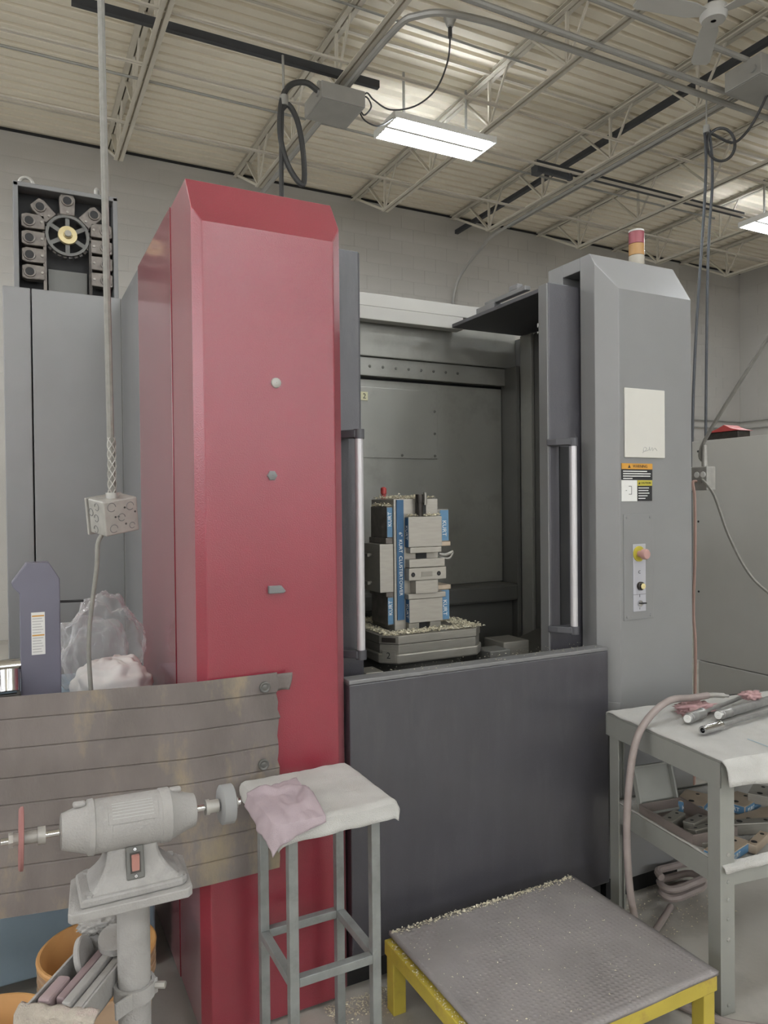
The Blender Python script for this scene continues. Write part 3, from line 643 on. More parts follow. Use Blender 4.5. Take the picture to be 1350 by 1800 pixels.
# right vise
for (z0, z1) in ((1.44, 1.572), (1.118, 1.245)):
    jaw(1.536, 1.60, 2.560, 2.70, z0, z1, m=STEEL); jaw(1.536, 1.607, 2.555, 2.705, z0-.018 if z0 > 1.3 else z1, z0 if z0 > 1.3 else z1+.018, 'jaw_step', TAN)
    l = MB().box(1.560, 1.60, 2.5585, 2.560, z0+.004, z1-.004).build('side_label', BLUEL, tw)
    text('KURT', .0255, (1.579, 2.5582, (z0+z1)/2-.012), -Z_, X_, WHITEP, 'lettering', l)
MB().tube([(1.55, 2.55, 1.39), (1.575, 2.54, 1.388), (1.605, 2.535, 1.40)], .006, 6).tube([(1.55, 2.552, 1.378), (1.59, 2.54, 1.372), (1.607, 2.535, 1.398)], .004, 6).build('spring_stop', GALV, tw, smooth=True)
MB().lathe([(0, .009), (.02, .009), (.022, .012), (.045, .012), (.05, .006)], (1.365, 2.68, zt), Z_, 12).build('red_knob', REDP, tw, smooth=True)
wp = single(MB().box(1.275, 1.334, 2.541, 2.69, 1.251, 1.439), 'workpiece', STEELB, 'tall machined aluminium block clamped on the left side of the tower', 'workpiece', bevel=.001)
single(MB().box(1.405, 1.505, 2.490, 2.534, 1.2435, 1.294), 'workpiece', STEELB, 'small bright aluminium block clamped on the front of the tower', 'workpiece', bevel=.001)
for z in (1.395, 1.285): MB().cyl((1.255, 2.62, z), (1.275, 2.62, z), .006, n=10).box(1.250, 1.262, 2.60, 2.645, z-.006, z+.006).build('thread_stud', STEEL, wp)

# ------------------------------------------------------------------ chips
def chips(name, label, n, fn, size, m=CHIPM, parent=None):
    mb = MB(); rnd = random.Random(len(name)+n)
    for i in range(n):
        p = Vector(fn(rnd)); s = size*rnd.uniform(.5, 1.4)
        e = Matrix.Rotation(rnd.uniform(0, 6.3), 3, 'Z') @ Matrix.Rotation(rnd.uniform(-.7, .7), 3, 'X')
        q = [e @ Vector(v) for v in ((-s, -s*.3, 0), (s*.2, -s*.4, s*.5), (s, s*.2, 0), (-s*.1, s*.5, s*.3))]
        mb.add([p+v for v in q], [(0, 1, 2), (0, 2, 3), (0, 3, 1), (1, 3, 2)])
    return single(mb, name, m, label, 'chips', kind='stuff')
def pallet_pt(r):
    while True:
        x, y = r.uniform(1.25, 1.69), r.uniform(2.44, 2.87)
        if not (1.30 < x < 1.61 and 2.505 < y < 2.74): return (x, y, 1.1+abs(r.gauss(0, .004)))
chips('metal_chips', 'aluminium chips heaped over the pallet top', 2600, pallet_pt, .0072)
chips('metal_chips', 'aluminium chips on top of the vise tower', 500, lambda r: (r.uniform(1.34, 1.53), r.uniform(2.537, 2.73), zt+.001+abs(r.gauss(0, .005))), .0068)
chips('metal_chips', 'aluminium chips on the front upper vise jaw', 130, lambda r: (r.uniform(1.386, 1.534), r.uniform(2.507, 2.533), 1.546+abs(r.gauss(0, .005))), .0068)
chips('metal_chips', 'aluminium chips on the left upper vise jaw', 120, lambda r: (r.uniform(1.311, 1.334), r.uniform(2.55, 2.69), 1.586+abs(r.gauss(0, .005))), .0068)
chips('metal_chips', 'fine chips lying along the sill of the door opening', 120, lambda r: (r.uniform(1.1, 2.05), r.uniform(2.17, 2.29), 1.0265), .003)

# ================================================================== RIGHT BACKGROUND
cb = thing('grey_cabinet', 'tall pale grey machine cabinet right of the column', 'cabinet', (4.8, 2.6, 0))
MB().box(4.2, 5.4, 2.95, 3.55, .50, 2.0).build('panel', CABW, cb, bevel=.003)
MB().box(4.2, 5.4, 1.2, 2.945, .50, 2.0).build('panel', CABW, cb, bevel=.003)
MB().box(4.195, 5.4, 1.2, 3.50, .12, .495).build('lower_panel', CABW, cb, bevel=.003)
MB().box(4.25, 5.35, 1.3, 3.45, 0, .12).build('plinth', BLACK, cb)
for z in (1.93, 1.45, .97):
    for y in (2.97, 3.5): MB().lathe([(0, .008), (.003, .006), (.003, .001)], (4.2, y, z), -X_, 8, False).build('screw_head', BLACK, cb)
rs = thing('outlet_strip', 'grey outlet unit with red top lying on the pale cabinet', 'outlet', (4.3, 3.3, 2.0))
MB().box(4.24, 4.36, 3.22, 3.46, 2.0, 2.05).build('body', OILY, rs, bevel=.004)
MB().prism([(3.2, 2.05), (3.46, 2.05), (3.38, 2.07), (3.32, 2.095), (3.27, 2.07)], 4.23, 4.37, 'x').build('red_top', REDP, rs, bevel=.003)
# hanging outlet box with cords in front of the cabinet
oc = thing('hanging_outlet_box', 'grey outlet box hanging by a cord beside the right column', 'outlet', (3.4, 2.86, 1.70))
MB().tube([(3.37, 1.7, 3.6), (3.38, 2.2, 2.75), (3.40, 2.41, 2.50), (3.40, 2.86, 1.93), (3.405, 2.87, 1.80)], .010, 8, 8).build('cord', CABLEG, oc, smooth=True)
MB().cyl((3.405, 2.87, 1.78), (3.402, 2.867, 1.90), .016, .012, n=10).build('strain_relief', GALV, oc, smooth=True)
MB().box(3.35, 3.42, 2.81, 2.93, 1.65, 1.78).build('box', GALV, oc, bevel=.006)
for y in (2.835, 2.875): MB().lathe([(0, .017), (.003, .016), (.003, .001)], (3.35, y, 1.735), -X_, 16, False).build('socket', WHITEP, oc, smooth=True)
ORC = mat('faded_orange_cord', (156, 128, 118), .6)
MB().tube([(3.345, 2.875, 1.70), (3.30, 2.86, 1.69), (3.29, 2.84, 1.6), (3.29, 2.84, 1.3), (3.30, 2.86, 1.0), (3.29, 2.84, .8), (3.28, 2.84, .4), (3.29, 2.86, .03), (3.33, 3.0, .01), (3.4, 3.2, .01)], .008, 6, 8).build('orange_cord', ORC, oc, smooth=True)
oc.location.y -= .075
MB().tube([(3.345, 2.835, 1.70), (3.31, 2.80, 1.70), (3.32, 2.74, 1.62), (3.36, 2.68, 1.4), (3.42, 2.6, 1.2), (3.5, 2.48, 1.05), (3.62, 2.3, .75), (3.72, 2.15, .35), (3.78, 2.05, .03), (3.9, 1.9, .012), (4.1, 1.8, .012)], .009, 6, 8).build('dark_cord', CABLEG, oc, smooth=True)
br = thing('waste_barrel', 'black plastic barrel on the floor behind the workbench', 'barrel', (3.80, 2.66, 0))
MB().lathe([(.0, .25), (.01, .27), (.04, .28), (.2, .29), (.23, .295), (.26, .29), (.38, .295), (.40, .31), (.43, .31), (.43, .285), (.05, .26)], (3.80, 2.66, 0), Z_, 40).build('body', BLACK, br, smooth=True)
MB().lathe([(0, .30), (.0, .32), (.012, .32), (.012, .28)], (3.80, 2.66, 0), Z_, 40, False).build('base_ring', TAN, br, smooth=True)

# ================================================================== WORKBENCH AT RIGHT
BA = radians(-7.5)
wk = thing('workbench', 'grey steel workbench with lower shelf at the right edge', 'workbench', (1.94, 1.545, 0), BA)
BW, BD, BZ = 1.0, .53, .80                      # local x along the front, y to the back
def lp_(mb, nm, m=BENCHM, p=wk, **k): return mb.build(nm, m, p, local=True, **k)
lp_(MB().box(-.012, BW, -.02, BD+.02, BZ-.008, BZ), 'bench_top', bevel=.002)
lp_(MB().box(-.012, -.008, -.02, BD+.02, BZ-.085, BZ-.008), 'side_apron'); lp_(MB().box(-.012, BW, -.02, -.016, BZ-.085, BZ-.008), 'front_apron')
lp_(MB().box(-.012, BW, BD+.016, BD+.02, BZ-.085, BZ-.008), 'back_apron')
for (x, y, sx, sy) in ((0, 0, 1, 1), (0, BD, 1, -1), (BW-.02, 0, -1, 1), (BW-.02, BD, -1, -1)):
    x0 = x-.004*sx; y0 = y-.008*sy
    L_ = [(x0, y0), (x0+.056*sx, y0), (x0+.056*sx, y0+.016*sy), (x0+.05*sx, y0+.016*sy), (x0+.05*sx, y0+.005*sy), (x0+.005*sx, y0+.005*sy), (x0+.005*sx, y0+.052*sy), (x0, y0+.052*sy)]
    if sx*sy < 0: L_ = L_[::-1]
    g = lp_(MB().prism(L_, 0, BZ-.01), 'leg', bevel=.0015)
    if (x, y) == (0, 0):
        for z in (.50, .455, .235, .03, .415, .36, .30):
            lp_(MB().lathe([(0, .007), (.003, .006), (.004, .001)], (x0+.03, y0, z), -Y_, 8, False), 'bolt', GALV if z in (.455, .50, .235) else BENCHM, g, smooth=True)
lp_(MB().box(0, BW-.02, .0, BD, .415, .421), 'lower_shelf')
lp_(MB().box(-.002, .003, .0, BD, .40, .47), 'shelf_side'); lp_(MB().box(0, BW-.02, -.006, .0, .40, .47), 'shelf_front'); lp_(MB().box(0, BW-.02, BD, BD+.005, .40, .47), 'shelf_back')
MB_ = Matrix.Translation((1.94, 1.545, 0)) @ Matrix.Rotation(BA, 4, 'Z')
def BL(x, y, z): return MB_ @ Vector((x, y, z))

def drape(x0, x1, y0, y1, z, ox0, ox1, oy0, oy1, amp, seed, tilt=.22, nu=44, nv=40):
    """cloth lying on a rectangle and hanging ox/oy past each edge"""
    def fn(u, v):
        x = x0-ox0+u*(x1-x0+ox0+ox1); y = y0-oy0+v*(y1-y0+oy0+oy1)
        cx = min(max(x, x0), x1); cy = min(max(y, y0), y1); ex, ey = x-cx, y-cy; ov = math.hypot(ex, ey)
        w = noise.noise(Vector((x*9+seed, y*9, seed*.37)))*amp + noise.noise(Vector((x*24, y*24+seed, 2)))*amp*.4
        k = min(1, ov/.03)
        hang = noise.noise(Vector((x*14+seed, y*14, 5)))*.016*k
        px = cx+(ex/ov*(min(ov, .012)+ov*tilt+hang) if ov > 1e-6 else 0); py = cy+(ey/ov*(min(ov, .012)+ov*tilt+hang) if ov > 1e-6 else 0)
        return Vector((px, py, z+.004+abs(w)*(1-k)-max(0, ov-.006)*.95*(1+3*w)))
    return MB().grid(fn, nu, nv)
BLINE = mat('blue_stripe', (150, 176, 188), .9)
tw1 = thing('bench_towel', 'white towel spread over the right workbench top', 'towel', (2.2, 1.7, .8))
d = drape(-.006, .80, -.024, BD, BZ, .008, 0, .085, .02, .006, 3.1); d.xf(MB_).build('cloth', RAGW, tw1, smooth=True, solid=.004)
MB().box(.205, .208, -.03, .09, BZ+.0085, BZ+.0095).xf(MB_).build('stripe', BLINE, tw1)
d = MB().grid(lambda u, v: BL(.206+.003*u, -.043-.016*v, BZ+.002-.07*v), 1, 6); d.build('stripe', BLINE, tw1, solid=.002)
WRN = mat('wrench_steel', (150, 150, 148), .3, metal=.6, var=.15, scale=30)
# torque wrenches
def wrench(a, b, label, rh, rt_, hl, nm='torque_wrench', hole=False):
    a = Vector(a); b = Vector(b); L = (b-a).length; d = (b-a).normalized()
    t = thing(nm, label, 'wrench', a)
    prof = [(0, .001), (0, rh*.8), (.004, rh), (.016, rh), (.017, rh*1.12), (.021, rh*1.12), (.022, rh)]
    if hole: prof = [(.03, .001), (.03, rh*.55), (0, rh*.6), (0, rh*.95), (.006, rh), (hl*.8, rh)]
    MB().lathe(prof+[(hl, rh), (hl+.004, rh*1.1), (hl+.012, rh*1.1), (hl+.02, rt_)], a, d, 20, False).build('handle', CHROME if hole else WRN, t, smooth=True)
    MB().cyl(a+d*(hl+.015), b, rt_, n=14).build('shaft', WRN, t, smooth=True)
    if not hole: MB().lathe([(-.002, .001), (-.002, rh*.78), (.002, rh*.82)], a, d, 16, False).build('end_cap', WHITEP, t, smooth=True)
    p, q = frame(d)
    MB().bar(b-d*.01, b+d*.05, rt_*2.6, rt_*1.8).build('head', WRN, t, bevel=.003)
    return t
zt2 = BZ+.012
wrench((2.10, 1.80, zt2+.022), (2.62, 1.93, zt2+.016), 'thin torque wrench with banded grey handle on the bench towel', .017, .0075, .10)
wrench((2.235, 1.782, zt2+.020), (2.62, 1.832, zt2+.018), 'thick grey wrench tube lying between the two other wrenches', .0175, .0165, .06)
wrench((2.055, 1.70, zt2+.015), (2.50, 1.745, zt2+.012), 'chrome socket wrench with hollow end nearest the towel edge', .0145, .008, .09, 'socket_wrench', True)
def rag(c, r, seed, m, name, label, amp=.5, freq=2.2, cat='rag'):
    return single(MB().blob(c, r, amp, freq, seed, 4), name, m, label, cat, smooth=True, auto=False)
rag((2.255, 1.90, zt2+.014), (.075, .05, .020), 3, REDRAG, 'shop_rag', 'crumpled red shop rag under the hose nozzle', .55, 2.6)
rag((2.49, 1.84, zt2+.045), (.04, .03, .016), 8, REDRAG, 'shop_rag', 'small pinkish rag draped over the wrenches', .5, 2.4)
hs = thing('air_hose', 'dull pink air hose arching off the workbench down to the floor', 'hose', (2.0, 1.9, 0))
MB().tube([(2.33, 1.905, .862), (2.22, 1.885, .872), (2.078, 1.86, .886), (1.967, 1.85, .843), (1.901, 1.85, .758), (1.868, 1.85, .588), (1.861, 1.85, .433), (1.873, 1.85, .273), (1.897, 1.85, .15), (1.93, 1.87, .04), (2.0, 1.9, .016), (2.15, 1.97, .016), (2.27, 2.03, .016)], .0125, 10, 8).build('hose', HOSE, hs, smooth=True)
MB().tube([(2.325, 1.905, .862), (2.375, 1.91, .856), (2.42, 1.905, .85)], .010, 8, 4).cyl((2.41, 1.906, .851), (2.44, 1.90, .847), .006, n=8).build('nozzle', GALV, hs, smooth=True)
single(MB().box(2.575, 2.64, 1.93, 1.955, BZ+.01, BZ+.035), 'steel_block', STEEL, 'small grey metal block at the back of the bench towel', 'block', bevel=.003)

# shelf contents
zs = .421
d = drape(.004, .80, .0, BD-.02, .468, .0, 0, .03, 0, .006, 9.2, nu=50, nv=36)
def sag(p):
    q = MB_.inverted() @ p; k = max(0, min(1, (q.x-.0)/.10, (q.y+.0)/.05, (BD-.03-q.y)/.06)); q.z -= .036*k*(1 if q.y > -.01 else 0); return MB_ @ q
d.xf(MB_); d.v = [sag(p) for p in d.v]
tag(d.build('shelf_towel', RAGW, smooth=True, solid=.004), 'dirty white towel lining the lower shelf of the workbench', 'towel')
zs = .444
cs = thing('steel_case', 'open pinkish steel case holding steel jaws on the lower shelf', 'case', BL(.115, .27, zs), BA)
def CL(mb, nm, m, **k): return mb.build(nm, m, cs, local=True, **k)
CL(MB().box(-.09, .09, -.13, .13, 0, .006), 'bottom', PINKS)
CL(MB().box(-.09, .09, -.134, -.128, 0, .055), 'front', PINKS, bevel=.001); CL(MB().box(-.09, .09, .128, .134, 0, .055), 'back', PINKS, bevel=.001)
CL(MB().box(-.094, -.088, -.134, .134, 0, .055), 'side', PINKS, bevel=.001); CL(MB().box(.088, .094, -.134, .134, 0, .055), 'side', PINKS, bevel=.001)
Ml = Matrix.Translation((.0, .14, .01)) @ Matrix.Rotation(radians(-16), 4, 'X')
CL(MB().box(-.085, .085, 0, .005, 0, .17).box(-.085, -.077, -.018, 0, 0, .17).box(.077, .085, -.018, 0, 0, .17).box(-.085, .085, -.018, 0, .162, .17).box(-.085, .085, -.018, 0, 0, .008).xf(Ml), 'lid', BENCHM, bevel=.001)
for k, (x, y, a) in enumerate(((-.03, .03, .4), (.03, -.02, .3), (.0, -.08, .1))):
    M = MW[cs] @ Matrix.Translation((x, y, .008)) @ Matrix.Rotation(a, 4, 'Z') @ Matrix.Rotation(-.12*k, 4, 'X')
    j = single(MB().box(-.05, .05, -.022, .022, 0, .038).xf(M), 'vise_jaw', STEEL, ['bare steel jaw at the back of the open case', 'bare steel jaw in the middle of the open case', 'bare steel jaw at the front of the open case'][k], 'jaw', bevel=.003)
    for hx in (-.027, .027): MB().cyl((hx, 0, .0378), (hx, 0, .0386), .006, n=10).xf(M).build('bolt_hole', BLACK, j)
def kurt_jaw(px, py, z, rot, label, L=.15, W=.075, H=.028, lab=True, m=TAN):
    t = thing('vise_jaw', label, 'jaw', BL(px, py, z), BA+rot)
    MB().box(-L/2, L/2, -W/2, W/2, 0, H).build('body', m, t, local=True, bevel=.002)
    for hx, hr in ((-L*.3, .010), (L*.3, .007)): MB().cyl((hx, 0, H-.001), (hx, 0, H+.0006), hr, n=12).build('bolt_hole', BLACK, t, local=True)
    if lab:
        l = MB().box(-L/2-.0015, -L/2, -W/2+.003, W/2-.003, .003, H-.002).build('side_label', BLUEL, t, local=True)
        text('KURT', .020, MW[t] @ Vector((-L/2-.0018, 0, H/2)), MW[t].to_3x3() @ -Y_, Z_, WHITEP, 'lettering', l)
        l = MB().box(-L/2+.003, L/2-.003, -W/2-.0015, -W/2, .003, H-.002).build('side_label', BLUEL, t, local=True)
        text('KURT', .020, MW[t] @ Vector((-.02, -W/2-.0018, H/2)), MW[t].to_3x3() @ X_, Z_, WHITEP, 'lettering', l)
    return t
kurt_jaw(.27, .40, zs, .55, 'tan steel jaw with blue lettered side behind the bench leg', .13, .10, .045)
kurt_jaw(.44, .35, zs, .35, 'tan steel jaw with blue lettered end below the grey block', .13, .09, .035)
kurt_jaw(.115, .085, zs, .35, 'long tan steel jaw with blue lettered end at the shelf front', .17, .075, .03)
kurt_jaw(.12, .14, zs, -.35, 'bare grey steel plate with bolt holes beside the bench leg', .17, .05, .024, False, STEEL)
kurt_jaw(.32, .18, zs, -.25, 'grey steel plate with holes lying behind the front blue lettered jaw', .16, .04, .04, False, STEEL)
kurt_jaw(.42, .24, zs, .1, 'flat tan plate on the right side of the shelf', .2, .09, .018, False)
kurt_jaw(.25, .09, zs, .45, 'short tan steel bar near the front right of the shelf', .13, .03, .03, False)
kurt_jaw(.52, .33, zs+.028, .6, 'light grey steel block resting on the flat tan plate', .12, .075, .035, False, STEELB)
chips('metal_chips', 'chips scattered along the left side of the lower shelf', 500, lambda r: BL(r.uniform(.012, .12), r.uniform(.02, .42), zs+.001+abs(r.gauss(0, .003))), .004)
# coil of hose under the bench
single(MB().tube([(2.38+.095*cos(a)*(1+.015*a), 2.07+.05*sin(a)*(1+.015*a), .018+.0062*a+.006*sin(3*a)) for a in [k*.45 for k in range(36)]], .0145, 8, 4), 'coiled_hose', HOSE, 'coil of dull pink hose on the floor under the workbench', 'hose', smooth=True)
single(MB().tube([(1.72, 1.72, .014), (1.83, 1.655, .014), (1.873, 1.575, .014), (1.93, 1.48, .014), (2.1, 1.36, .014), (2.3, 1.3, .014)], .013, 8, 8), 'floor_hose', HOSE, 'pink hose crossing the floor past the yellow platform leg', 'hose', smooth=True)

# ================================================================== STEP PLATFORM
pf = thing('step_platform', 'low yellow steel step platform in front of the machine', 'platform', (1.42, 1.76, 0))
x0, x1, y0, y1, zp = 1.035, 1.81, 1.45, 2.06, .218
MB().box(x0, x1, y0, y0+.04, zp-.045, zp).build('front_rail', YELLOW, pf, bevel=.003)
MB().box(x0, x1, y1-.04, y1, zp-.045, zp).build('back_rail', YELLOW, pf, bevel=.003)
MB().box(x0, x0+.04, y0+.04, y1-.04, zp-.045, zp).build('side_rail', YELLOW, pf, bevel=.003)
MB().box(x1-.04, x1, y0+.04, y1-.04, zp-.045, zp).build('side_rail', YELLOW, pf, bevel=.003)
MB().box(x0+.04, x1-.04, y0+.04, y1-.04, zp-.008, zp-.002).build('deck_plate', OILY, pf)
for (x, y) in ((x0+.005, y0+.005), (x1-.05, y0+.005), (x0+.005, y1-.05), (x1-.05, y1-.05)):
    MB().box(x, x+.045, y, y+.045, 0, zp-.045).build('leg', YELLOW, pf, bevel=.003)
def matfn(u, v):
    x = 1.055+u*.757; y = 1.447+v*.62
    z = zp+.008+.0025*noise.noise(Vector((x*5, y*5, 0)))
    if u < .04: z += .006*(1-u/.04)
    return Vector((x, y, z))
mt = tag(MB().grid(matfn, 40, 34).build('rubber_mat', RUBBER, smooth=True, solid=.012), 'worn grey studded rubber mat on the yellow platform', 'mat')
chips('metal_chips', 'bright chips swept along the back edge of the rubber mat', 700, lambda r: (r.uniform(1.06, 1.80), 2.065-abs(r.gauss(0, .012)), .2325+abs(r.gauss(0, .003))), .0042)
chips('metal_chips', 'bright chips sprinkled over the rubber mat', 160, lambda r: (r.uniform(1.07, 1.79), r.uniform(1.47, 2.03), .2335), .0028)
chips('metal_chips', 'chips along the left edge of the platform', 140, lambda r: (r.uniform(1.037, 1.055), r.uniform(1.5, 2.05), .2195), .0035)
chips('metal_chips', 'chips littering the floor between stool and machine', 500, lambda r: (r.uniform(.86, 1.1), 2.15-abs(r.gauss(0, .06)), .002), .004)
chips('metal_chips', 'chips littering the floor under the workbench', 300, lambda r: (r.uniform(2.05, 2.5), r.uniform(1.9, 2.3), .002), .004)

# ================================================================== STOOL
st = thing('work_stool', 'tall grey steel stool with square tube legs beside the red cover', 'stool', (.76, 1.935, 0))
sx0, sx1, sy0, sy1, lw = .63, .895, 1.80, 2.075, .026
for x in (sx0, sx1-lw):
    for y in (sy0, sy1-lw): MB().box(x, x+lw, y, y+lw, 0, .762).build('leg', STOOLM, st, bevel=.002)
zr = .335
MB().box(sx0+lw, sx1-lw, sy0, sy0+.024, zr, zr+.024).build('rung', STOOLM, st, bevel=.0015)
MB().box(sx0+lw, sx1-lw, sy1-.024, sy1, zr, zr+.024).build('rung', STOOLM, st, bevel=.0015)
MB().box(sx0, sx0+.024, sy0+lw, sy1-lw, zr, zr+.024).build('rung', STOOLM, st, bevel=.0015)
MB().box(sx1-.024, sx1, sy0+lw, sy1-lw, zr, zr+.024).build('rung', STOOLM, st, bevel=.0015)
MB().box(sx0-.02, sx1+.02, sy0-.02, sy1+.02, .762, .78).build('seat', STOOLM, st, bevel=.003)
tag(drape(sx0-.022, sx1+.022, sy0-.022, sy1+.022, .78, .045, .03, .05, .012, .007, 1.3, .25).build('stool_towel', RAGW, smooth=True, solid=.004), 'white terry towel laid over the steel stool', 'towel')
def pinkfn(u, v):
    x = .548+u*.165+.02*v; y = 1.722+v*.262+.035*u
    x0_, x1_, y0_, y1_ = sx0-.022, sx1+.022, sy0-.022, sy1+.022
    cx_ = min(max(x, x0_), x1_); cy_ = min(max(y, y0_), y1_); ex, ey = x-cx_, y-cy_; ov = math.hypot(ex, ey)
    w = .006*abs(noise.noise(Vector((x*34, y*22, 1))))+.034*max(0, noise.noise(Vector((x*19, y*15, 7))))
    o_ = .024+ov*.34+w*.6
    if ov > 1e-6: return Vector((cx_+ex/ov*o_, cy_+ey/ov*o_, .794-max(0, ov-.006)*.93))
    return Vector((x, y, .796+w))
tag(MB().grid(pinkfn, 34, 40).build('pink_cloth', PINKC, smooth=True, solid=.004), 'faded pink cloth draped over the left corner of the stool', 'cloth')

# ================================================================== CARDBOARD SCREEN
zc0, zc1 = .485, 1.085
cre = [1.023, .943, .863, .79, .72, .62, .55]
zl = [zc1]
for z in cre:
    a_ = zl[-1]; zl += [a_+(z+.004-a_)*.33, a_+(z+.004-a_)*.66, z+.004, z, z-.004]
zl += [.52, zc0]
plan = [(.722, 2.149), (.66, 2.148), (.58, 2.148), (.50, 2.148), (.45, 2.15), (.38, 2.163), (.28, 2.182), (.15, 2.205), (0, 2.232), (-.2, 2.268), (-.5, 2.32)]
V = []; F = []
cr = [(z, -.004 if z in cre else 0) for z in zl]
for (z, dz) in cr:
    for i, (x, y) in enumerate(plan):
        jx = .012*noise.noise(Vector((z*31, 3, 1))) + (.01 if z < .6 else 0)*noise.noise(Vector((z*60, 1, 4))) if i == 0 else 0
        V.append((x+jx, y-dz-.003+.002*noise.noise(Vector((x*6, z*9, 0))), z))
n = len(plan)
F = [(k*n+i, k*n+i+1, (k+1)*n+i+1, (k+1)*n+i) for k in range(len(cr)-1) for i in range(n-1)]
cd = thing('cardboard_screen', 'worn creased cardboard sheet held against the red cover', 'cardboard', (.3, 2.2, zc0))
MB().add(V, F).build('sheet', CARD, cd, solid=.004)
MB().grid(lambda u, v: Vector((.718+.045*u*(1-.25*v*v), 2.146-.02*u+.012*sin(3*u)*v, zc1-.005-.052*v+.004*u)), 8, 6).build('torn_tab', CARD, cd, solid=.004, smooth=True)
for k, (x, z) in enumerate(((.679, 1.046), (.672, .812))):
    single(MB().lathe([(0, .0165), (.007, .0165), (.009, .014), (.007, .009), (.009, .006), (.009, .001)], (x, 2.1415, z), -Y_, 20, False), 'round_magnet', INNERD, ['round dark magnet at the top corner of the cardboard', 'round dark magnet lower on the cardboard edge'][k], 'magnet', smooth=True)

# ================================================================== BENCH BEHIND THE CARDBOARD
bb = thing('blue_cabinet', 'blue steel cabinet on black feet behind the cardboard', 'cabinet', (-.2, 2.85, 0))
MB().box(-.95, .425, 2.60, 3.05, .085, .93).build('body', BLUEM, bb, bevel=.006)
MB().box(-.97, .44, 2.42, 3.07, .93, .955).build('top', BLUEM, bb, bevel=.004)
for x in (-.9, .34): MB().box(x, x+.08, 2.62, 2.72, 0, .085).build('foot', BLACK, bb); MB().box(x, x+.08, 2.93, 3.03, 0, .085).build('foot', BLACK, bb)
sm = thing('bench_machine', 'purple grey sheet metal guard with clipped top corners on the blue cabinet', 'machine', (.07, 2.5, .955))
MB().prism([(.022, .955), (.135, .955), (.135, 1.375), (.105, 1.427), (.042, 1.427), (.0, 1.368), (.006, 1.352), (.022, 1.335)], 2.49, 2.56, 'y').build('guard', PURP, sm, bevel=.003)
lb = MB().box(.053, .091, 2.4885, 2.49, 1.145, 1.275).build('label_sheet', WHITEP, sm)
for k in range(14):
    if k in (0, 7): MB().box(.055, .089, 2.4879, 2.4885, 1.262-.0085*k, 1.266-.0085*k).build('print_line', ORGP, lb)
    else: MB().box(.056, .056+.03*(.8+.2*((k*7) % 3)/2), 2.4879, 2.4885, 1.263-.0085*k, 1.2655-.0085*k).build('print_line', FAINT, lb)
MB().cyl((.13, 2.52, 1.30), (.205, 2.52, 1.298), .004, n=8).build('lever', BLACK, sm, smooth=True)
MB().cyl((-.25, 2.5, 1.115), (.022, 2.51, 1.115), .022, n=16).cyl((-.25, 2.47, 1.055), (.01, 2.48, 1.055), .020, n=16).cyl((-.01, 2.45, 1.05), (-.01, 2.47, 1.11), .03, n=16).build('chrome_bar', CHROME, sm, smooth=True)
MB().box(-.25, .022, 2.48, 2.54, .955, 1.03).build('base', OILY, sm, bevel=.004)
# plastic bag and bundle
def crumple(c, r, seed, sub=5):
    bm = bmesh.new(); bmesh.ops.create_icosphere(bm, subdivisions=sub, radius=1); V = []
    for v in bm.verts:
        p = v.co
        k = 1+.26*noise.noise(p*1.6+Vector((seed, 0, 0)))+.20*(noise.voronoi(p*2.6+Vector((0, seed, 0)))[0][0]-.35)+.10*noise.voronoi(p*6+Vector((seed, 0, 1)))[0][0]+.16*(lambda d: min(.4, d[1]-d[0]))(noise.voronoi(p*3.5+Vector((1, seed, 1)))[0])
        q = Vector((p.x*r[0]*k, p.y*r[1]*k, p.z*r[2]*k)); q.x += .05*max(0, q.z); q.z = max(q.z, -.115)
        V.append(Vector(c)+q)
    F = [[x.index for x in f.verts] for f in bm.faces]; bm.free()
    return MB().add(V, F)
bg = thing('plastic_bag', 'crumpled clear plastic bag standing on the blue cabinet', 'bag', (.285, 2.82, .957))
crumple((.285, 2.82, 1.075), (.128, .10, .172), 3.7, 5).build('film', PLAST, bg, smooth=True, auto=False)
crumple((.27, 2.82, 1.073), (.10, .075, .12), 9.1, 4).build('inner_film', PLAST, bg)
sk = MB()
def sackfn(u, v):
    a = 2*pi*u; ph = v*pi/2
    fold = 1+.03*sin(7*v*pi+3*cos(a)+2*sin(2*a))+.14*noise.noise(Vector((cos(a)*2.4, sin(a)*2.4, v*3)))+.05*noise.noise(Vector((cos(a)*7, sin(a)*3, v*9)))
    return Vector((.300+.130*cos(ph)**.6*cos(a)*fold, 2.62+.10*cos(ph)**.6*sin(a)*fold, .957+.125*sin(ph)*fold))
tag(sk.grid(sackfn, 60, 24).build('rag_bundle', SACK, smooth=True, auto=False), 'rounded white bundle of cloth in front of the plastic bag', 'bundle')

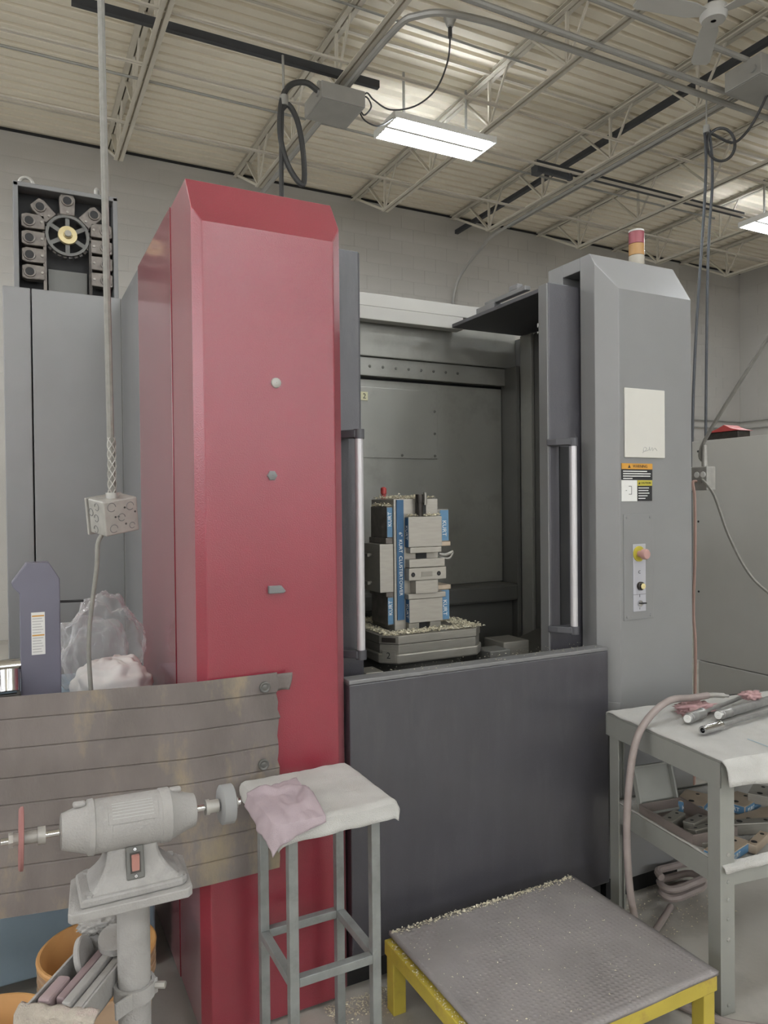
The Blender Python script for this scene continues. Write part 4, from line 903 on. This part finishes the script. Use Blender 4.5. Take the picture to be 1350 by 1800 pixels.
# hanging junction box over the grinder
jb = thing('hanging_junction_box', 'square metal junction box with knockouts hanging on a grey cord', 'junction box', (.285, 2.35, 1.5), radians(22))
Mj = MW[jb] @ Matrix.Translation((0, 0, .07)) @ Matrix.Rotation(radians(-9), 4, 'Y') @ Matrix.Rotation(radians(8), 4, 'X')
body = MB().box(-.055, .055, -.035, .055, -.05, .055).xf(Mj).build('box', GALV, jb, bevel=.004)
MB().box(-.06, .06, .057, .066, -.058, .056).xf(Mj).build('cover_plate', GALV, jb, bevel=.002)
for (x, z, r_) in ((-.03, .035, .013), (.03, .03, .012), (.0, .0, .011), (-.028, -.03, .012), (.032, -.03, .009)):
    MB().tube([(x+r_*cos(a), -.0355, z+r_*sin(a)) for a in [k*pi/8 for k in range(15)]], .0012, 4, 1, False).xf(Mj).build('knockout', GREYD, body)
for (y, z) in ((.005, .035), (.012, .0), (.02, -.035), (.04, .015)):
    MB().tube([(-.0555, y+.011*cos(a), z+.011*sin(a)) for a in [k*pi/8 for k in range(15)]], .0012, 4, 1, False).xf(Mj).build('knockout', GREYD, body)
for (x, z) in ((.012, .028), (-.01, .004), (-.02, .004), (.012, -.022), (.045, .01)): MB().lathe([(0, .003), (.0008, .003), (.0008, .001)], (x, -.035, z), -Y_, 8, False).xf(Mj).build('hole', BLACK, body)
top = Mj @ Vector((0, .01, .055))
MB().tube([top, top+Vector((-.002, 0, .12)), (.268, 2.35, 2.6), (.262, 2.35, 4.0), (.26, 2.35, 6.1)], .0105, 8, 6).build('cord', CABLEG, jb, smooth=True)
g = MB()
for k in range(4): g.tube([top+Vector((.0115*cos(k*pi/2+t*9), .0115*sin(k*pi/2+t*9), .01+.17*t)) for t in [i/24 for i in range(25)]], .002, 4, 1, False)
for k in range(4): g.tube([top+Vector((.0115*cos(k*pi/2-t*9), .0115*sin(k*pi/2-t*9), .01+.17*t)) for t in [i/24 for i in range(25)]], .002, 4, 1, False)
g.build('wire_grip', GALV, jb)
MB().cyl(top-Vector((0, 0, .004)), top+Vector((0, 0, .014)), .019, n=12).build('gland', GALV, jb, smooth=True)
bt = Mj @ Vector((-.05, .0, -.05))
MB().tube([bt, bt+Vector((-.012, 0, -.03)), bt+Vector((-.016, 0, -.1)), (.205, 2.36, 1.2), (.21, 2.355, .98), (.205, 2.34, .7), (.19, 2.25, .45), (.17, 2.2, .25)], .0065, 8, 8).build('tail_cord', CABLEG, jb, smooth=True)

# ================================================================== GRINDER ON PEDESTAL
ps = thing('grinder_pedestal', 'dusty grey pedestal with top plate carrying the buffing grinder', 'stand', (.212, 1.57, 0))
MB().prism([(.092, 1.49), (.308, 1.485), (.318, 1.495), (.328, 1.635), (.32, 1.645), (.112, 1.645), (.10, 1.635), (.086, 1.50)], .812, .83).build('top_plate', DUSTY, ps, bevel=.002)
MB().cyl((.214, 1.575, .02), (.214, 1.575, .812), .0325, n=28).build('post', DUSTY, ps, smooth=True)
MB().lathe([(0, .15), (.012, .15), (.02, .06), (.05, .04)], (.214, 1.575, 0), Z_, 32).build('base', DUSTY, ps, smooth=True)
gr = thing('buffing_grinder', 'dust covered double ended buffing grinder with red disc at left', 'grinder', (.21, 1.565, .83))
AX = Vector((1, 0, -.028)).normalized(); O = Vector((.21, 1.565, .958))
M_ = Matrix.Translation(O) @ Matrix.Rotation(.028, 4, 'Y')
prof = [(-.132, .028), (-.13, .034), (-.085, .048), (-.082, .053), (-.072, .054), (-.07, .0515), (.055, .0515), (.057, .054), (.075, .054), (.078, .05), (.115, .036), (.128, .033), (.13, .027)]
body = MB().lathe(prof, O, AX, 36).build('motor_body', DUSTY, gr, smooth=True)
def arc(x0, x1, a0, a1, r0, r1, n=10):
    mb = MB(); R = lambda a, r, x: M_ @ Vector((x, -r*sin(a), r*cos(a)))
    return mb.loft([[R(a0+(a1-a0)*k/n, r0, x0), R(a0+(a1-a0)*k/n, r1, x0), R(a0+(a1-a0)*k/n, r1, x1), R(a0+(a1-a0)*k/n, r0, x1)] for k in range(n+1)])
arc(-.048, .048, .30, 1.25, .0505, .0528).build('name_plate', DUSTY, body, bevel=.0005)
for k in range(6): arc(-.04, .038, .45+.12*k, .47+.12*k, .0528, .0531, 2).build('print_line', FAINT, body)
arc(-.04, .04, 1.28, 1.75, .0505, .0524).build('spec_plate', DUSTY, body, bevel=.0005)
for x, sgn in ((-.098, -1), (.088, 1)):
    MB().box(x-.012, x+.012, -.008, .008, .044, .054).xf(M_).build('lug', DUSTY, body, bevel=.004)
rings = []
for k in range(9):
    t = k/8; z = .918-(.918-.845)*t; e = t**2.2
    hx0, hx1, hy = .048+.038*e, .048+.045*e, .030+.032*e
    rings.append([(.21-hx0, 1.565-hy, z), (.21+hx1, 1.565-hy, z), (.21+hx1, 1.565+hy, z), (.21-hx0, 1.565+hy, z)])
MB().loft(rings[::-1]).build('foot_casting', DUSTY, gr, bevel=.006, smooth=True)
MB().prism([(.108, 1.502), (.30, 1.502), (.312, 1.514), (.312, 1.62), (.30, 1.632), (.12, 1.632), (.108, 1.62)], .83, .846).build('foot_flange', DUSTY, gr, bevel=.004)
for (x, y) in ((.128, 1.515), (.295, 1.515), (.295, 1.615), (.13, 1.615)): MB().cyl((x, y, .846), (x, y, .851), .009, n=6).build('foot_bolt', DUSTY, gr)
Ms = Matrix.Translation((.212, 1.528, .888)) @ Matrix.Rotation(radians(-14), 4, 'X')
sw = MB().box(-.017, .017, -.007, .003, -.031, .031).xf(Ms).build('switch_plate', INNERD, gr, bevel=.002)
MB().box(-.010, .010, -.0085, -.006, -.019, .019).xf(Ms).build('switch_bezel', OILY, sw)
MB().prism([(-.0085, .016), (-.016, .012), (-.012, -.002), (-.0085, -.016)], -.0075, .0075, 'x').xf(Ms).build('rocker', mat('dusty_red_switch', (166, 118, 108), .5), sw, bevel=.001)
for z in (.025, -.025): MB().lathe([(0, .004), (.002, .003), (.002, .001)], (0, -.007, z), -Y_, 8, False).xf(Ms).build('screw', CHROME, sw)
def P(x): return O+AX*x
MB().cyl(P(-.235), P(-.125), .0065, n=14).build('shaft', CHROME, gr, smooth=True); MB().cyl(P(.125), P(.228), .0065, n=14).build('shaft', CHROME, gr, smooth=True)
MB().cyl(P(-.222), P(-.214), .014, n=6).cyl(P(-.214), P(-.205), .011, n=16).build('nut', GALV, gr)
MB().cyl(P(-.196), P(-.168), .012, n=18).cyl(P(-.172), P(-.158), .0165, n=18).build('flange', GALV, gr, smooth=True)
MB().lathe([(-.004, .001), (-.004, .054), (-.001, .058), (.004, .058), (.005, .054), (.005, .001)], P(-.201), AX, 40, False).build('red_disc', mat('rust_red_disc', (140, 96, 92), .8, var=.1), gr, smooth=True)
MB().cyl(P(.158), P(.180), .0135, n=18).cyl(P(.152), P(.16), .016, n=18).build('flange', GALV, gr, smooth=True)
MB().lathe([(-.014, .001), (-.014, .038), (-.012, .041), (.012, .041), (.014, .038), (.014, .001)], P(.198), AX, 40, False).build('grey_wheel', mat('grey_buff_wheel', (140, 140, 140), .9, var=.05), gr, smooth=True)
MB().cyl(P(.212), P(.222), .012, n=6).build('nut', GALV, gr)

# tray clamped to the post
dx, dy = Vector((.083, .118, 0)).normalized(), Vector((.818, -.575, 0))
O2 = Vector((.127, 1.612, .60))
Mt = Matrix(((dy.x, dx.x, 0, O2.x), (dy.y, dx.y, 0, O2.y), (0, 0, 1, O2.z), (0, 0, 0, 1))) @ Matrix.Scale(1.28, 4)
tr = MB().box(-.045, .045, -.095, .085, 0, .003).box(-.045, -.041, -.095, .085, 0, .04).box(.041, .045, -.095, .085, 0, .04).box(-.045, .045, -.095, -.091, 0, .035).box(-.045, .045, .081, .085, 0, .045).xf(Mt).build('tray', DUSTY, ps, bevel=.001)
MB().lathe([(0, .034), (0, .041), (.03, .041), (.03, .034)], (.214, 1.575, .59), Z_, 24, False).build('clamp_band', DUSTY, ps, smooth=True)
MB().bar((.17, 1.52, .602), (.258, 1.568, .605), .006, .032).build('clamp_arm', DUSTY, ps, bevel=.001)
MB().cyl((.252, 1.565, .607), (.272, 1.553, .607), .007, n=6).build('clamp_bolt', GALV, ps)
def tray_item(mb, name, m, label, cat, **k): return single(mb.xf(Mt), name, m, label, cat, **k)
tray_item(MB().box(-.036, -.014, -.08, -.02, .004, .042), 'polishing_bar', mat('pink_compound', (152, 134, 136), .8), 'worn pinkish polishing compound bar in the pedestal tray', 'bar', bevel=.008, seg=3)
tray_item(MB().box(-.01, .004, -.07, .06, .006, .04), 'polishing_bar', mat('rose_compound', (140, 122, 124), .8), 'long thin rose compound bar in the middle of the tray', 'bar', bevel=.003)
tray_item(MB().box(.008, .022, -.085, .05, .004, .044), 'polishing_bar', DUSTY, 'long white compound bar on the left of the pair', 'bar', bevel=.003)
tray_item(MB().box(.025, .039, -.085, .04, .004, .038), 'polishing_bar', DUSTY, 'long white compound bar nearest the post', 'bar', bevel=.003)
tray_item(MB().lathe([(0, .001), (0, .03), (.008, .032), (.01, .03), (.01, .001)], (-.028, .03, .038), Vector((.9, .2, .25)), 24, False), 'felt_disc', DUSTY, 'pale grey felt disc leaning at the back of the tray', 'disc', smooth=True)
tray_item(MB().lathe([(0, .001), (0, .026), (.014, .026), (.014, .001)], (.018, .055, .05), Vector((.15, -.3, .9)), 24, False), 'felt_disc', DUSTY, 'round grey felt pad lying on the back of the tray', 'disc', smooth=True)
def ragfn(u, v):
    x = -.055+.125*u; s = v*.20
    y = -.086 - min(s, .012)*.6; z = .038+.004*noise.noise(Vector((x*60, s*40, 0)))
    if s > .012: z -= (s-.012)*.97; y -= .010+.010*sin(u*9)*(s-.012)*6+.004*noise.noise(Vector((x*70, s*30, 3)))
    return Mt @ Vector((x, y, z))
tag(MB().grid(ragfn, 36, 34).build('dusty_rag', mat('dusty_grey_rag', (172, 164, 152), .95, var=.14, scale=40, bump=.8, bscale=300, stain=(176, 148, 150), stain_amt=.6, stain_scale=18), smooth=True, solid=.006), 'dusty rag hanging over the front of the pedestal tray', 'rag')
rag(tuple(Mt @ Vector((-.03, .09, .06))), (.042, .035, .014), 5, DUSTY, 'dusty_rag', 'frayed grey rag bunched at the back of the tray', .4, 4.5)

# ================================================================== BUCKETS
def bucket(x, y, label):
    t = thing('bucket', label, 'bucket', (x, y, 0), 0, 'orange buckets under the grinder')
    o = Vector((x, y, 0))
    MB().lathe([(0, .001), (0, .128), (.004, .132), (.30, .147), (.30, .144), (.01, .127), (.008, .001)], o, Z_, 40, False).build('shell', ORANGEO, t, smooth=True)
    MB().lathe([(.012, .1255), (.365, .146), (.366, .1465), (.012, .1262)], o, Z_, 40, False).build('lining', ORANGE, t, smooth=True)
    for z in (.295, .32, .345): MB().lathe([(z-.004, .147), (z-.003, .155), (z+.003, .155), (z+.004, .147)], o, Z_, 40, False).build('rib', ORANGEO, t, smooth=True)
    MB().lathe([(.296, .1465), (.36, .1485), (.36, .156), (.368, .157), (.372, .153), (.372, .147), (.365, .1455)], o, Z_, 40, False).build('rim', ORANGE, t, smooth=True)
bucket(.20, 2.20-.02, 'orange plastic bucket with dusty ribs behind the pedestal post')
bucket(-.07, 1.93, 'orange plastic bucket at the lower left picture corner')
